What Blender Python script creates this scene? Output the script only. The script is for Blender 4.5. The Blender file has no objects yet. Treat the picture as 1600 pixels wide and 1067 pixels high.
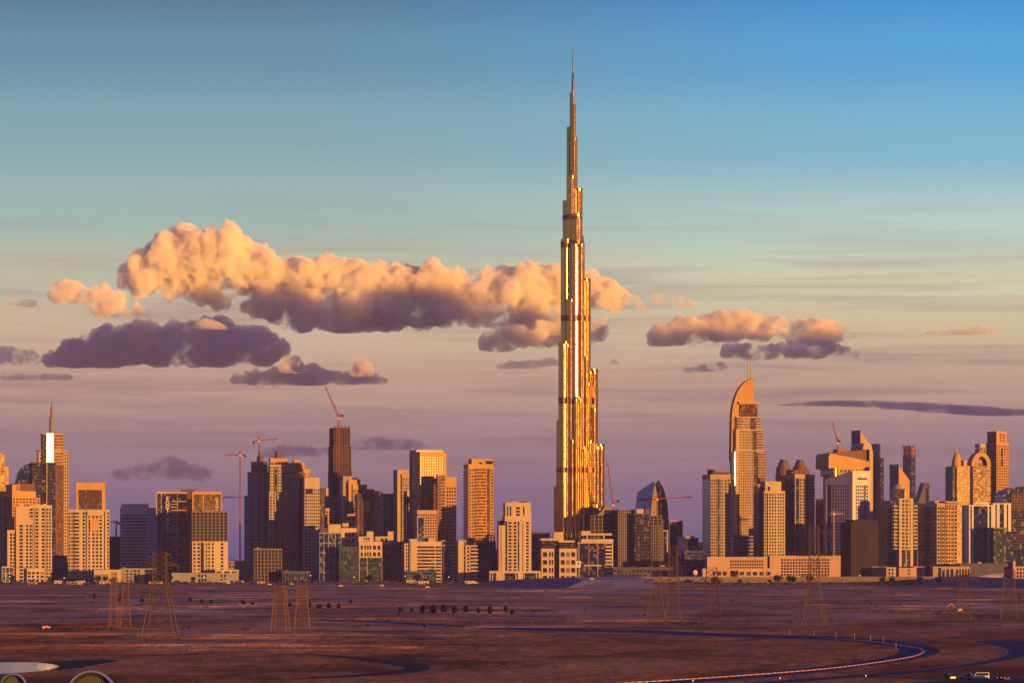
import bpy, math, random
import numpy as np
from mathutils import Vector, noise, Matrix

random.seed(7)
SC = bpy.context.scene
R = math.radians

# ---------------------------------------------------------------- camera
F = 6000.0          # focal length in photo pixels (1600 wide)
HZ = 868.0          # photo row of the horizon
CH = 38.0           # camera height, m
cam = bpy.data.cameras.new("camera")
cam_o = bpy.data.objects.new("camera", cam)
SC.collection.objects.link(cam_o)
cam.sensor_width = 36.0
cam.lens = 36.0 * F / 1600.0
cam.shift_y = (HZ - 533.5) / 1600.0
cam.clip_start = 5.0
cam.clip_end = 200000.0
cam_o.location = (0, 0, CH)
cam_o.rotation_euler = (R(90), 0, 0)
SC.camera = cam_o

# ---------------------------------------------------------------- light
SUN_AZ = R(44)      # to the right of the direction behind the camera
SUN_EL = R(2.3)
SUN_DIR = Vector((math.sin(SUN_AZ) * math.cos(SUN_EL), -math.cos(SUN_AZ) * math.cos(SUN_EL), math.sin(SUN_EL)))
sun = bpy.data.lights.new("sun", 'SUN')
sun.energy = 5.0
sun.angle = R(0.5)
sun.color = (1.0, 0.44, 0.07)
sun_o = bpy.data.objects.new("sun", sun)
SC.collection.objects.link(sun_o)
sun_o.rotation_euler = SUN_DIR.to_track_quat('Z', 'Y').to_euler()

SC.view_settings.view_transform = 'Standard'
SC.view_settings.look = 'None'
SC.view_settings.exposure = 0.85
SC.view_settings.gamma = 1.0
SC.cycles.use_denoising = True
SC.cycles.max_bounces = 12
SC.cycles.diffuse_bounces = 2
SC.cycles.glossy_bounces = 3
SC.cycles.transmission_bounces = 2
SC.cycles.volume_bounces = 12
SC.cycles.transparent_max_bounces = 124
SC.cycles.caustics_reflective = False
SC.cycles.caustics_refractive = False

def lin(r, g, b):
    f = lambda c: (c / 255) / 12.92 if c / 255 <= 0.04045 else ((c / 255 + 0.055) / 1.055) ** 2.4
    return (f(r), f(g), f(b), 1.0)

# ---------------------------------------------------------------- sky
W = bpy.data.worlds.new("World")
SC.world = W
W.use_nodes = True
nt = W.node_tree
for n in list(nt.nodes):
    nt.nodes.remove(n)

def N(tree, kind, **kw):
    n = tree.nodes.new(kind)
    for k, v in kw.items():
        if k == 'op':
            n.operation = v
        elif k == 'inp':
            for i, x in v.items():
                n.inputs[i].default_value = x
        else:
            setattr(n, k, v)
    return n

def M(tree, op, a, b=None, clamp=False):
    n = tree.nodes.new('ShaderNodeMath')
    n.operation = op
    n.use_clamp = clamp
    for i, v in enumerate((a, b)):
        if v is None:
            continue
        if isinstance(v, (int, float)):
            n.inputs[i].default_value = v
        else:
            tree.links.new(v, n.inputs[i])
    return n.outputs[0]

def MIX(tree, fac, a, b, blend='MIX'):
    n = tree.nodes.new('ShaderNodeMix')
    n.data_type = 'RGBA'
    n.blend_type = blend
    for s, v in ((n.inputs[0], fac), (n.inputs[6], a), (n.inputs[7], b)):
        if hasattr(v, 'is_linked'):
            tree.links.new(v, s)
        else:
            s.default_value = v
    return n.outputs[2]

def RAMP(tree, fac, stops, interp='LINEAR'):
    n = tree.nodes.new('ShaderNodeValToRGB')
    cr = n.color_ramp
    cr.interpolation = interp
    while len(cr.elements) < len(stops):
        cr.elements.new(0.5)
    for e, (p, c) in zip(cr.elements, stops):
        e.position = p
        e.color = c if len(c) == 4 else (*c, 1)
    tree.links.new(fac, n.inputs[0])
    return n.outputs[0]

def world():
    t = nt
    tc = N(t, 'ShaderNodeTexCoord')
    sep = N(t, 'ShaderNodeSeparateXYZ')
    t.links.new(tc.outputs['Generated'], sep.inputs[0])
    x, y, z = sep.outputs
    # evening gradient of the sky opposite the sun, by elevation
    L = lambda row: (HZ - row) / F / 0.2
    def stops(cols):
        s = [(L(r), lin(*c)) for r, c in cols]
        s = sorted(s, key=lambda q: q[0])
        return s
    left = RAMP(t, M(t, 'DIVIDE', z, 0.2, True), stops([
        (868, (106, 98, 150)), (800, (142, 122, 152)), (700, (182, 150, 150)), (600, (210, 172, 144)), (520, (218, 192, 156)),
        (430, (194, 196, 168)), (330, (156, 188, 180)), (200, (126, 168, 178)), (90, (98, 146, 168)), (0, (82, 124, 150)), (-130, (70, 100, 140)), (-320, (70, 68, 130))]), 'EASE')
    right = RAMP(t, M(t, 'DIVIDE', z, 0.2, True), stops([
        (868, (104, 94, 146)), (800, (140, 120, 148)), (700, (178, 148, 150)), (600, (208, 174, 144)), (520, (220, 202, 158)),
        (440, (218, 220, 182)), (370, (192, 216, 204)), (230, (122, 186, 210)), (90, (78, 164, 216)), (0, (56, 148, 214)), (-120, (56, 112, 184)), (-320, (70, 68, 130))]), 'EASE')
    fx = N(t, 'ShaderNodeMapRange', interpolation_type='SMOOTHSTEP', inp={1: -0.07, 2: 0.13})
    t.links.new(x, fx.inputs[0])
    col = MIX(t, fx.outputs[0], left, right)
    # thin stretched stratus veils
    mp = N(t, 'ShaderNodeMapping', inp={3: (9.0, 9.0, 190.0)})
    t.links.new(tc.outputs['Generated'], mp.inputs[0])
    nz = N(t, 'ShaderNodeTexNoise', inp={2: 1.3, 3: 5.0, 4: 0.55, 8: 0.6})
    t.links.new(mp.outputs[0], nz.inputs[0])
    veil = RAMP(t, nz.outputs[0], [(0.47, (0, 0, 0, 1)), (0.72, (1, 1, 1, 1))])
    band = RAMP(t, M(t, 'DIVIDE', z, 0.2, True), [(0.0, (0, 0, 0, 1)), (0.1, (.8, .8, .8, 1)), (0.32, (.75, .75, .75, 1)), (0.4, (.3, .3, .3, 1)), (0.5, (0.06, .06, .06, 1)), (0.75, (.05, .05, .05, 1))])
    vf = M(t, 'MULTIPLY', M(t, 'MULTIPLY', veil, band), 0.8)
    col = MIX(t, vf, col, lin(150, 122, 128))
    # the sun's side of the sky and everything overhead: Nishita
    sky = N(t, 'ShaderNodeTexSky', sky_type='NISHITA')
    sky.sun_disc = False
    sky.sun_elevation = SUN_EL
    sky.sun_rotation = math.pi - SUN_AZ
    sky.air_density = 1.2
    sky.dust_density = 2.0
    sky.ozone_density = 2.0
    nis = N(t, 'ShaderNodeMix', data_type='RGBA', blend_type='MULTIPLY', inp={0: 1.0, 7: (NIS, NIS, NIS, 1)})
    t.links.new(sky.outputs[0], nis.inputs[6])
    dot = M(t, 'ADD', M(t, 'MULTIPLY', x, math.sin(SUN_AZ)), M(t, 'MULTIPLY', y, -math.cos(SUN_AZ)))
    dy = N(t, 'ShaderNodeMapRange', interpolation_type='SMOOTHSTEP', inp={1: 0.30, 2: 0.95})
    t.links.new(dot, dy.inputs[0])
    hi = N(t, 'ShaderNodeMapRange', interpolation_type='SMOOTHSTEP', inp={1: 0.45, 2: 0.12})
    t.links.new(z, hi.inputs[0])
    w = M(t, 'MULTIPLY', dy.outputs[0], hi.outputs[0])
    fin = MIX(t, w, col, nis.outputs[2])
    # under the horizon
    lo = N(t, 'ShaderNodeMapRange', inp={1: -0.004, 2: 0.0})
    t.links.new(z, lo.inputs[0])
    fin = MIX(t, lo.outputs[0], lin(60, 52, 70), fin)
    bg = N(t, 'ShaderNodeBackground', inp={1: 0.63})
    t.links.new(fin, bg.inputs[0])
    out = N(t, 'ShaderNodeOutputWorld')
    t.links.new(bg.outputs[0], out.inputs[0])
NIS = 0.06
world()
# ---------------------------------------------------------------- helpers
COL = SC.collection
def px(p, q, Y):                       # photo pixel at depth Y -> world point
    return Vector(((p - 800) * Y / F, Y, CH + (HZ - q) * Y / F))
def gp(p, q):                          # photo pixel on the ground -> world point
    return px(p, q, F * CH / (q - HZ))
def link(name, me, parent=None):
    o = bpy.data.objects.new(name, me)
    COL.objects.link(o)
    if parent is not None:
        o.parent = parent
    return o
def tag(o, label=None, cat=None, group=None, kind=None):
    if label: o['label'] = label
    if cat: o['category'] = cat
    if group: o['group'] = group
    if kind: o['kind'] = kind
    return o

# ---------------------------------------------------------------- haze
def haze():
    m = bpy.data.materials.new("haze_air")
    m.use_nodes = True
    t = m.node_tree
    t.nodes.clear()
    v = N(t, 'ShaderNodeVolumePrincipled')
    v.inputs['Color'].default_value = (0.30, 0.30, 0.80, 1)
    v.inputs['Density'].default_value = HAZE
    v.inputs['Anisotropy'].default_value = 0.0
    o = N(t, 'ShaderNodeOutputMaterial')
    t.links.new(v.outputs[0], o.inputs['Volume'])
    x0, x1, y0, y1, z0, z1 = -7500, 7500, -500, 31500, -2.0, 905
    vs = [(x, y, z) for z in (z0, z1) for x, y in ((x0, y0), (x1, y0), (x1, y1), (x0, y1))]
    fs = [(3, 2, 1, 0), (4, 5, 6, 7), (0, 1, 5, 4), (1, 2, 6, 5), (2, 3, 7, 6), (3, 0, 4, 7)]
    me = bpy.data.meshes.new("haze")
    me.from_pydata(vs, [], fs)
    me.materials.append(m)
    tag(link("haze", me), kind='stuff')
HAZE = 2.6e-5
haze()

# ---------------------------------------------------------------- clouds
def cloud_mat(name, dens, scale=190.0, lo=0.40, step=0.06, color=(0.99, 0.968, 0.925)):
    m = bpy.data.materials.new(name)
    m.use_nodes = True
    t = m.node_tree
    t.nodes.clear()
    v = N(t, 'ShaderNodeVolumePrincipled')
    v.inputs['Color'].default_value = (*color, 1)
    v.inputs['Density'].default_value = dens
    v.inputs['Anisotropy'].default_value = -0.35
    o = N(t, 'ShaderNodeOutputMaterial')
    t.links.new(v.outputs[0], o.inputs['Volume'])
    tc = N(t, 'ShaderNodeTexCoord')
    nz = N(t, 'ShaderNodeTexNoise', inp={2: 1 / scale, 3: 5.0, 4: 0.6})
    t.links.new(tc.outputs['Object'], nz.inputs[0])
    mr = N(t, 'ShaderNodeMapRange', interpolation_type='SMOOTHSTEP', inp={1: lo, 2: lo + 0.12, 3: 0.0, 4: dens})
    t.links.new(nz.outputs[0], mr.inputs[0])
    t.links.new(mr.outputs[0], v.inputs['Density'])
    m.cycles.volume_step_rate = step
    return m
CM_THICK = cloud_mat("cloud_thick", 0.019, scale=240.0, lo=0.375)
CM_MID = cloud_mat("cloud_mid", 0.014)
CM_BANK = cloud_mat("cloud_bank", 0.006, scale=700.0, lo=0.3)
CM_THIN = cloud_mat("cloud_thin", 0.006)

def ico_points(sub):
    import bmesh
    bm = bmesh.new()
    bmesh.ops.create_icosphere(bm, subdivisions=sub, radius=1)
    v = [p.co.copy() for p in bm.verts]
    f = [[q.index for q in p.verts] for p in bm.faces]
    bm.free()
    return v, f
ICO = ico_points(3)

def make_cloud(puffs, base_row, Y, mat, label, seed, voxel=20.0, amp=1.0, soft=0.3, depth=0.8, extra=6):
    """puffs: (col, row, rx[, ry]) in photo pixels; the cloud's flat underside sits at base_row"""
    s = Y / F
    rnd = random.Random(seed)
    full = []
    dense = []
    for p, q in zip(puffs, puffs[1:] + puffs[-1:]):   # bridge the gaps between neighbouring masses
        p = tuple(p) if len(p) > 3 else (*p, p[2] * .85)
        q = tuple(q) if len(q) > 3 else (*q, q[2] * .85)
        dense.append(p)
        if abs(p[0] - q[0]) < 95 and abs(p[1] - q[1]) < 40:
            dense += [tuple(a + (b - a) * t for a, b in zip(p, q)) for t in (.33, .67)]
    for p in dense:
        cx, cy, rx = p[:3]
        ry = p[3] if len(p) > 3 else rx * 0.85
        c = px(cx, cy, Y)
        c.y += rnd.uniform(-0.3, 0.3) * rx * s
        full.append((c, rx * s, max(rx * depth, ry) * s, ry * s))
    return cloud_body(full, CH + (HZ - base_row) * s, mat, label, rnd, voxel, amp, soft, extra)

def cloud_body(full, base, mat, label, rnd, voxel, amp, soft, extra, keep=0.16):
    allp = list(full)
    for c, rx, ry, rz in full:           # billows bulging from the big masses, smaller ones on those
        for k in range(extra):
            d = Vector((rnd.gauss(0, 1), rnd.gauss(0, 1) - 0.6, rnd.gauss(0.35, 1))).normalized()
            q = rnd.choice((0.46, 0.36, 0.28, 0.22))
            e = 1.02 - q * 0.45
            c2 = c + Vector((d.x * rx * e, d.y * ry * e, d.z * rz * e))
            r2 = 0.5 * (rx + rz) * q
            if r2 < voxel * 0.9:
                continue
            allp.append((c2, r2 * 1.1, r2, r2 * 0.9))
            for j in range(2):
                d2 = (d + Vector((rnd.gauss(0, .7), rnd.gauss(0, .7), rnd.gauss(0, .7)))).normalized()
                r3 = r2 * rnd.uniform(0.3, 0.5)
                if r3 > voxel * 0.9:
                    allp.append((c2 + d2 * r2 * 0.9, r3, r3, r3 * 0.9))
    vs, fs = [], []
    iv, fi = np.array(ICO[0]), np.array(ICO[1])
    n0 = 0
    for c, rx, ry, rz in allp:
        vs.append(np.array(c)[None] + iv * np.array((rx, ry, rz))[None])
        fs.append(fi + n0)
        n0 += len(iv)
    me = bpy.data.meshes.new("cloud")
    me.from_pydata(np.concatenate(vs).tolist(), [], np.concatenate(fs).tolist())
    o = link("cloud", me)
    md = o.modifiers.new("r", 'REMESH')
    md.mode = 'VOXEL'
    md.voxel_size = voxel
    dg = bpy.context.evaluated_depsgraph_get()
    me2 = bpy.data.meshes.new_from_object(o.evaluated_get(dg))
    o.modifiers.clear()
    o.data = me2
    bpy.data.meshes.remove(me)
    me2.name = "cloud"
    nv = len(me2.vertices)
    co = np.empty(nv * 3, np.float32); me2.vertices.foreach_get('co', co); co = co.reshape(-1, 3)
    no = np.empty(nv * 3, np.float32); me2.vertices.foreach_get('normal', no); no = no.reshape(-1, 3)
    off = Vector((rnd.uniform(0, 900),) * 3)
    disp = np.empty(nv, np.float32)
    for i in range(nv):
        p = Vector(co[i])
        p += 50 * noise.noise_vector(p / 230 + off)
        a = 0.0
        for L, A in ((520, 80), (210, 50), (95, 34), (45, 20)):
            q = p / L + off
            a += A * (0.7 * (1.2 - 2.0 * noise.voronoi(q)[0][0]) + 0.8 * noise.noise(q * 1.3))
        disp[i] = a
    low = (co[:, 2] - base) / 80
    k = amp * np.clip(0.5 + low, soft, 1.0)
    co = co + no * (disp * k)[:, None]
    zb = co[:, 2] - base
    co[:, 2] = np.where(zb < 0, base + zb * keep, co[:, 2])
    me2.vertices.foreach_set('co', co.ravel())
    me2.update()
    md = o.modifiers.new("r", 'REMESH')          # close up folds left by the billowing
    md.mode = 'VOXEL'
    md.voxel_size = voxel * .8
    dg = bpy.context.evaluated_depsgraph_get()
    me3 = bpy.data.meshes.new_from_object(o.evaluated_get(dg))
    o.modifiers.clear()
    o.data = me3
    bpy.data.meshes.remove(me2)
    me2 = me3
    me2.name = "cloud"
    me2.materials.clear()
    me2.materials.append(mat)
    return tag(o, label, "cloud", "clouds above the skyline")
# ---------------------------------------------------------------- materials
def pmat(name, col, rough=0.75, metal=0.0, spec=0.3, var=0.12, scale=0.05, streak=True):
    m = bpy.data.materials.new(name)
    m.use_nodes = True
    t = m.node_tree
    p = t.nodes['Principled BSDF']
    p.inputs['Roughness'].default_value = rough
    p.inputs['Metallic'].default_value = metal
    p.inputs['Specular IOR Level'].default_value = spec
    tc = N(t, 'ShaderNodeTexCoord')
    mp = N(t, 'ShaderNodeMapping', inp={3: (1.0, 1.0, 0.18 if streak else 1.0)})
    t.links.new(tc.outputs['Object'], mp.inputs[0])
    nz = N(t, 'ShaderNodeTexNoise', inp={2: scale, 3: 4.0, 4: 0.6})
    t.links.new(mp.outputs[0], nz.inputs[0])
    a = tuple(c * (1 - var) for c in col) + (1,)
    b = tuple(min(1, c * (1 + var)) for c in col) + (1,)
    t.links.new(RAMP(t, nz.outputs[0], [(0.3, a), (0.7, b)]), p.inputs[0])
    return m

def gmat(name, col, rough=0.10, metal=0.0, spec=0.6, cell=(3.0, 3.0, 3.7), curtain=0.18, tilt=0.012, tint=(0.30, 0.26, 0.22)):
    """curtain wall glass: every pane a little different (blinds, warp)"""
    m = bpy.data.materials.new(name)
    m.use_nodes = True
    t = m.node_tree
    p = t.nodes['Principled BSDF']
    p.inputs['Metallic'].default_value = metal
    p.inputs['Specular IOR Level'].default_value = spec
    tc = N(t, 'ShaderNodeTexCoord')
    dv = N(t, 'ShaderNodeVectorMath', op='DIVIDE')
    dv.inputs[1].default_value = cell
    t.links.new(tc.outputs['Object'], dv.inputs[0])
    fl = N(t, 'ShaderNodeVectorMath', op='FLOOR')
    t.links.new(dv.outputs[0], fl.inputs[0])
    wn = N(t, 'ShaderNodeTexWhiteNoise', noise_dimensions='3D')
    t.links.new(fl.outputs[0], wn.inputs[0])
    k = RAMP(t, wn.outputs[0], [(1 - curtain, (0, 0, 0, 1)), (1 - curtain * 0.4, (1, 1, 1, 1))])
    c0 = MIX(t, wn.outputs[0], (*[c * 0.7 for c in col], 1), (*[c * 1.3 for c in col], 1))
    c1 = MIX(t, M(t, 'MULTIPLY', k, 0.5), c0, (*tint, 1))
    t.links.new(c1, p.inputs[0])
    t.links.new(M(t, 'ADD', M(t, 'MULTIPLY', wn.outputs[0], 0.12), rough), p.inputs['Roughness'])
    ge = N(t, 'ShaderNodeNewGeometry')
    sb = N(t, 'ShaderNodeVectorMath', op='SUBTRACT')
    sb.inputs[1].default_value = (0.5, 0.5, 0.5)
    t.links.new(wn.outputs[1], sb.inputs[0])
    sc = N(t, 'ShaderNodeVectorMath', op='SCALE')
    sc.inputs[3].default_value = tilt
    t.links.new(sb.outputs[0], sc.inputs[0])
    ad = N(t, 'ShaderNodeVectorMath', op='ADD')
    t.links.new(ge.outputs['Normal'], ad.inputs[0])
    t.links.new(sc.outputs[0], ad.inputs[1])
    nr = N(t, 'ShaderNodeVectorMath', op='NORMALIZE')
    t.links.new(ad.outputs[0], nr.inputs[0])
    t.links.new(nr.outputs[0], p.inputs['Normal'])
    return m

def emat(name, col, s):
    m = bpy.data.materials.new(name)
    m.use_nodes = True
    t = m.node_tree
    t.nodes.clear()
    e = N(t, 'ShaderNodeEmission', inp={0: (*col, 1), 1: s})
    o = N(t, 'ShaderNodeOutputMaterial')
    t.links.new(e.outputs[0], o.inputs[0])
    return m

MT = dict(
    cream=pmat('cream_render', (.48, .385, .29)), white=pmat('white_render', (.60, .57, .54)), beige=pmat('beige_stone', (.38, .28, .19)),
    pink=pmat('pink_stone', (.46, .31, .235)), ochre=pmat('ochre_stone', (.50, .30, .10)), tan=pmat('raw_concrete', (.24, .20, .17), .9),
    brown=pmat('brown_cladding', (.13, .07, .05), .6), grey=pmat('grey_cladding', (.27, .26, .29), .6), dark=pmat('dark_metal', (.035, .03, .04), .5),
    slate=pmat('slate_panel', (.075, .075, .14), .5), teal=pmat('teal_stone', (.20, .24, .22)), steel=pmat('pale_steel', (.55, .52, .48), .3, .85),
    rust=pmat('red_paint', (.45, .08, .04), .6), silver=pmat('silver_panel', (.62, .58, .52), .22, .9),
    gblue=gmat('blue_glass', (.010, .024, .13)), gdark=gmat('dark_glass', (.018, .015, .05)), ggreen=gmat('green_glass', (.02, .045, .035)),
    gbronze=gmat('bronze_glass', (.11, .055, .025), .18, .15), ggold=gmat('gold_glass', (.42, .25, .09), .2, .75, curtain=.05),
    gteal=gmat('teal_glass', (.02, .05, .07), .2), void=pmat('dark_interior', (.022, .017, .024), .9), soot=pmat('shuttering', (.055, .045, .055), .9),  # void paints the inner dark of open floors onto a solid core
)

# ---------------------------------------------------------------- mesh collector
class MB:
    def __init__(s):
        s.v, s.f = [], []
    def box(s, x0, x1, y0, y1, z0, z1):
        n = len(s.v)
        s.v += [(x0, y0, z0), (x1, y0, z0), (x1, y1, z0), (x0, y1, z0), (x0, y0, z1), (x1, y0, z1), (x1, y1, z1), (x0, y1, z1)]
        s.f += [(n + 3, n + 2, n + 1, n), (n + 4, n + 5, n + 6, n + 7), (n, n + 1, n + 5, n + 4), (n + 1, n + 2, n + 6, n + 5), (n + 2, n + 3, n + 7, n + 6), (n + 3, n, n + 4, n + 7)]
    def prism(s, poly, z0, z1):
        """poly: CCW list of (x, y); z1 may be a function of (x, y)"""
        n, k = len(s.v), len(poly)
        tz = z1 if callable(z1) else (lambda x, y: z1)
        s.v += [(x, y, z0) for x, y in poly] + [(x, y, tz(x, y)) for x, y in poly]
        s.f.append(tuple(range(n + k - 1, n - 1, -1)))
        s.f.append(tuple(range(n + k, n + 2 * k)))
        for i in range(k):
            j = (i + 1) % k
            s.f.append((n + i, n + j, n + k + j, n + k + i))
    def sheet(s, prof, y0, y1):
        """prof: polygon in x, z seen from the front (CCW); extruded from y0 (front) to y1"""
        n, k = len(s.v), len(prof)
        s.v += [(x, y0, z) for x, z in prof] + [(x, y1, z) for x, z in prof]
        s.f.append(tuple(range(n, n + k)))
        s.f.append(tuple(range(n + 2 * k - 1, n + k - 1, -1)))
        for i in range(k):
            j = (i + 1) % k
            s.f.append((n + j, n + i, n + k + i, n + k + j))
    def bar(s, a, b, r, r2=None, k=4):
        a, b = Vector(a), Vector(b)
        d = (b - a).normalized()
        u = d.orthogonal().normalized()
        w = d.cross(u)
        r2 = r if r2 is None else r2
        n = len(s.v)
        for c, rr in ((a, r), (b, r2)):
            for i in range(k):
                t = 2 * math.pi * (i + .5) / k
                s.v.append(tuple(c + u * math.cos(t) * rr + w * math.sin(t) * rr))
        s.f.append(tuple(range(n + k - 1, n - 1, -1)))
        s.f.append(tuple(range(n + k, n + 2 * k)))
        for i in range(k):
            j = (i + 1) % k
            s.f.append((n + i, n + j, n + k + j, n + k + i))
    def cyl(s, cx, cy, prof, k=24, ph=0.0, sx=1.0, sy=1.0):
        """prof: list of (radius, z) from bottom to top"""
        n = len(s.v)
        for r, z in prof:
            for i in range(k):
                t = 2 * math.pi * i / k + ph
                s.v.append((cx + math.cos(t) * r * sx, cy + math.sin(t) * r * sy, z))
        m = len(prof)
        for q in range(m - 1):
            for i in range(k):
                j = (i + 1) % k
                s.f.append((n + q * k + i, n + q * k + j, n + (q + 1) * k + j, n + (q + 1) * k + i))
        s.f.append(tuple(range(n + k - 1, n - 1, -1)))
        s.f.append(tuple(range(n + (m - 1) * k, n + m * k)))
    def make(s, name, mat, parent=None, smooth=False):
        if not s.v:
            return None
        me = bpy.data.meshes.new(name)
        me.from_pydata(s.v, [], s.f)
        me.materials.append(MT[mat] if isinstance(mat, str) else mat)
        if smooth:
            me.shade_smooth()
        me.update()
        return link(name, me, parent)

def empty(name, loc, rz=0.0, label=None, cat=None, group=None):
    o = bpy.data.objects.new(name, None)
    o.empty_display_size = 5
    COL.objects.link(o)
    o.location = loc
    o.rotation_euler = (0, 0, rz)
    return tag(o, label, cat, group)

# ---------------------------------------------------------------- buildings
class Bld:
    """A rectangular tower seen corner-on. x = (left edge, near corner, right edge) in photo columns at depth Y.
    th > 0 turns the front towards the sun on the right, th < 0 turns it away to the left."""
    def __init__(s, name, label, x, Y, th, cat="tower", group=None, d=None):
        if 5600 < Y < 6700:                      # the city stands in a fairly shallow belt
            Y = 5600 + (Y - 5600) * .52
        s.s = Y / F
        s.Y = Y
        a = R(th)
        xl, xm, xr = x
        if th >= 0:
            s.w = (xr - xm) * s.s / math.cos(a)
            s.d = d or max((xm - xl) * s.s / max(math.sin(a), 0.05), 6)
            corner = Vector((-s.w / 2, -s.d / 2))
            s.f0, s.f1 = xm, xr
        else:
            s.w = (xm - xl) * s.s / math.cos(a)
            s.d = d or max((xr - xm) * s.s / max(math.sin(-a), 0.05), 6)
            corner = Vector((s.w / 2, -s.d / 2))
            s.f0, s.f1 = xl, xm
        rot = Matrix.Rotation(a, 2)
        c = Vector(((xm - 800) * s.s, Y)) - rot @ corner
        s.root = empty(name, (c.x, c.y, 0), a, label, cat, group)
        s.mb = {}
        s.nwin = 0
        s.nb = 0                                 # every tier of a tower gets parts of its own
        s.winmesh = {}
    def z(s, row):
        return CH + (HZ - row) * s.s
    def u(s, col):
        return (col - s.f0) / (s.f1 - s.f0) * s.w - s.w / 2
    def m(s, part, mat):
        return s.mb.setdefault((part, mat, 0 if part == 'window_rest' else s.nb), MB())
    def block(s, top, front="W1x4", side=None, cols=None, v=(0, 1), bot=None, fh=4.4, wall='cream', glass='gdark', cap=0, par=1.2, back=None, band=None, wallside=None, ztop=None):
        x0, x1 = (s.u(cols[0]), s.u(cols[1])) if cols else (-s.w / 2, s.w / 2)
        y0, y1 = -s.d / 2 + v[0] * s.d, -s.d / 2 + v[1] * s.d
        z1 = ztop if ztop is not None else s.z(top)
        z0 = 0.0 if bot is None else s.z(bot)
        s.nb += 1
        s.m('glazing', glass).box(x0 + .5, x1 - .5, y0 + .5, y1 - .5, z0, z1 - 0.3)
        zc = z1 - cap * s.s
        if cap:                                  # a plain storey closing the top
            s.m('crown', wall).box(x0 - .1, x1 + .1, y0 - .1, y1 + .1, zc, z1 + .05)
        side = side or front
        s.face((x0, y0), (1, 0), x1 - x0, z0, zc, front, fh, wall)
        ws = wallside or wall  # darker flank material puts the shade of that side into the colour
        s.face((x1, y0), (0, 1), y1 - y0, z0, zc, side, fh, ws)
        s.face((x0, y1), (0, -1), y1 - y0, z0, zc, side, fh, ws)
        s.face((x1, y1), (-1, 0), x1 - x0, z0, zc, back or "H1", fh, ws)
        if par:
            p = s.m('parapet', wall)
            for a, b, c, d in ((x0 - .2, x1 + .2, y0 - .2, y0 + .5), (x0 - .2, x1 + .2, y1 - .5, y1 + .2), (x0 - .2, x0 + .5, y0 + .5, y1 - .5), (x1 - .5, x1 + .2, y0 + .5, y1 - .5)):
                p.box(a, b, c, d, z1 - .5, z1 + par)
        return (x0, x1, y0, y1, z0, z1)
    def face(s, o, du, L, z0, z1, strips, fh, wall):
        nx, ny = du[1], -du[0]                   # outward
        def bx(mb, u0, u1, a, b, i, e):
            p = [(o[0] + du[0] * u + nx * (k - .5), o[1] + du[1] * u + ny * (k - .5)) for u in (u0, u1) for k in (i, e)]
            mb.box(min(q[0] for q in p), max(q[0] for q in p), min(q[1] for q in p), max(q[1] for q in p), a, b)
        items = []
        for tok in strips.split():
            k, rest = tok[0], tok[1:]
            wt, n = (rest.split('x') + ['0'])[:2]
            items.append((k, float(wt), int(n)))
        tot = sum(i[1] for i in items)
        nf = max(1, int(round((z1 - z0) / fh)))
        h = (z1 - z0) / nf
        u = 0.0
        W_ = s.m('facade', wall)
        for k, wt, n in items:
            a, b = u, u + wt / tot * L
            u = b
            n = n or max(1, int(round((b - a) / 4.5)))
            bay = (b - a) / n
            if k == 'S':
                bx(W_, a, b, z0, z1, 0, .62)
            elif k in 'WP':                      # punched windows
                pw = bay * 0.34
                for i in range(n + 1):
                    c = a + i * bay
                    bx(W_, max(a, c - pw / 2), min(b, c + pw / 2), z0, z1, 0, .55)
                for j in range(nf + 1):
                    zz = z0 + j * h
                    bx(W_, a, b, max(z0, zz - h * .19), min(z1, zz + h * .19), 0, .47)
                if k == 'P':
                    for i in range(n):
                        for j in range(nf):
                            s.window(o, du, a + (i + .5) * bay, z0 + (j + .5) * h, bay - pw + .2, h * .62 + .2)
            elif k == 'H':                       # storey bands
                for j in range(nf + 1):
                    zz = z0 + j * h
                    bx(W_, a, b, max(z0, zz - h * .22), min(z1, zz + h * .22), 0, .5)
            elif k == 'B':                       # balconies
                for j in range(nf):
                    zz = z0 + j * h
                    bx(W_, a, b, zz - .15 + (.3 if j == 0 else 0), zz + .15, 0, 1.9)
                    bx(W_, a, b, zz + .15, zz + h * .36, 1.55, 1.8)
            elif k == 'V':                       # upright fins
                pw = bay * .34
                for i in range(n + 1):
                    c = a + i * bay
                    bx(W_, max(a, c - pw / 2), min(b, c + pw / 2), z0, z1, 0, .7)
                bx(W_, a, b, z1 - h * .5, z1, 0, .6)
            elif k == 'G':                       # curtain wall, thin mullions
                g = s.m('mullion', 'slate')
                for j in range(1, nf):
                    zz = z0 + j * h
                    bx(g, a, b, zz - h * .07, zz + h * .07, .3, .62)
                for i in range(1, n):
                    bx(g, a + i * bay - .13, a + i * bay + .13, z0, z1, .3, .58)
            elif k == 'F':                       # pale frame round big panels
                for j in range(0, nf + 1, 3):
                    zz = z0 + j * h
                    bx(W_, a, b, max(z0, zz - .5), min(z1, zz + .5), 0, .6)
                for i in range(n + 1):
                    c = a + i * bay
                    bx(W_, max(a, c - .5), min(b, c + .5), z0, z1, 0, .7)
            elif k == 'C':                       # bare frame of a tower being built
                for j in range(nf + 1):
                    zz = z0 + j * h
                    bx(W_, a, b, max(z0, zz - .28), zz + .28, 0, 1.0)
                for i in range(n + 1):
                    c = a + i * bay
                    bx(W_, max(a, c - .45), min(b, c + .45), z0, z1, .1, .8)
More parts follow.
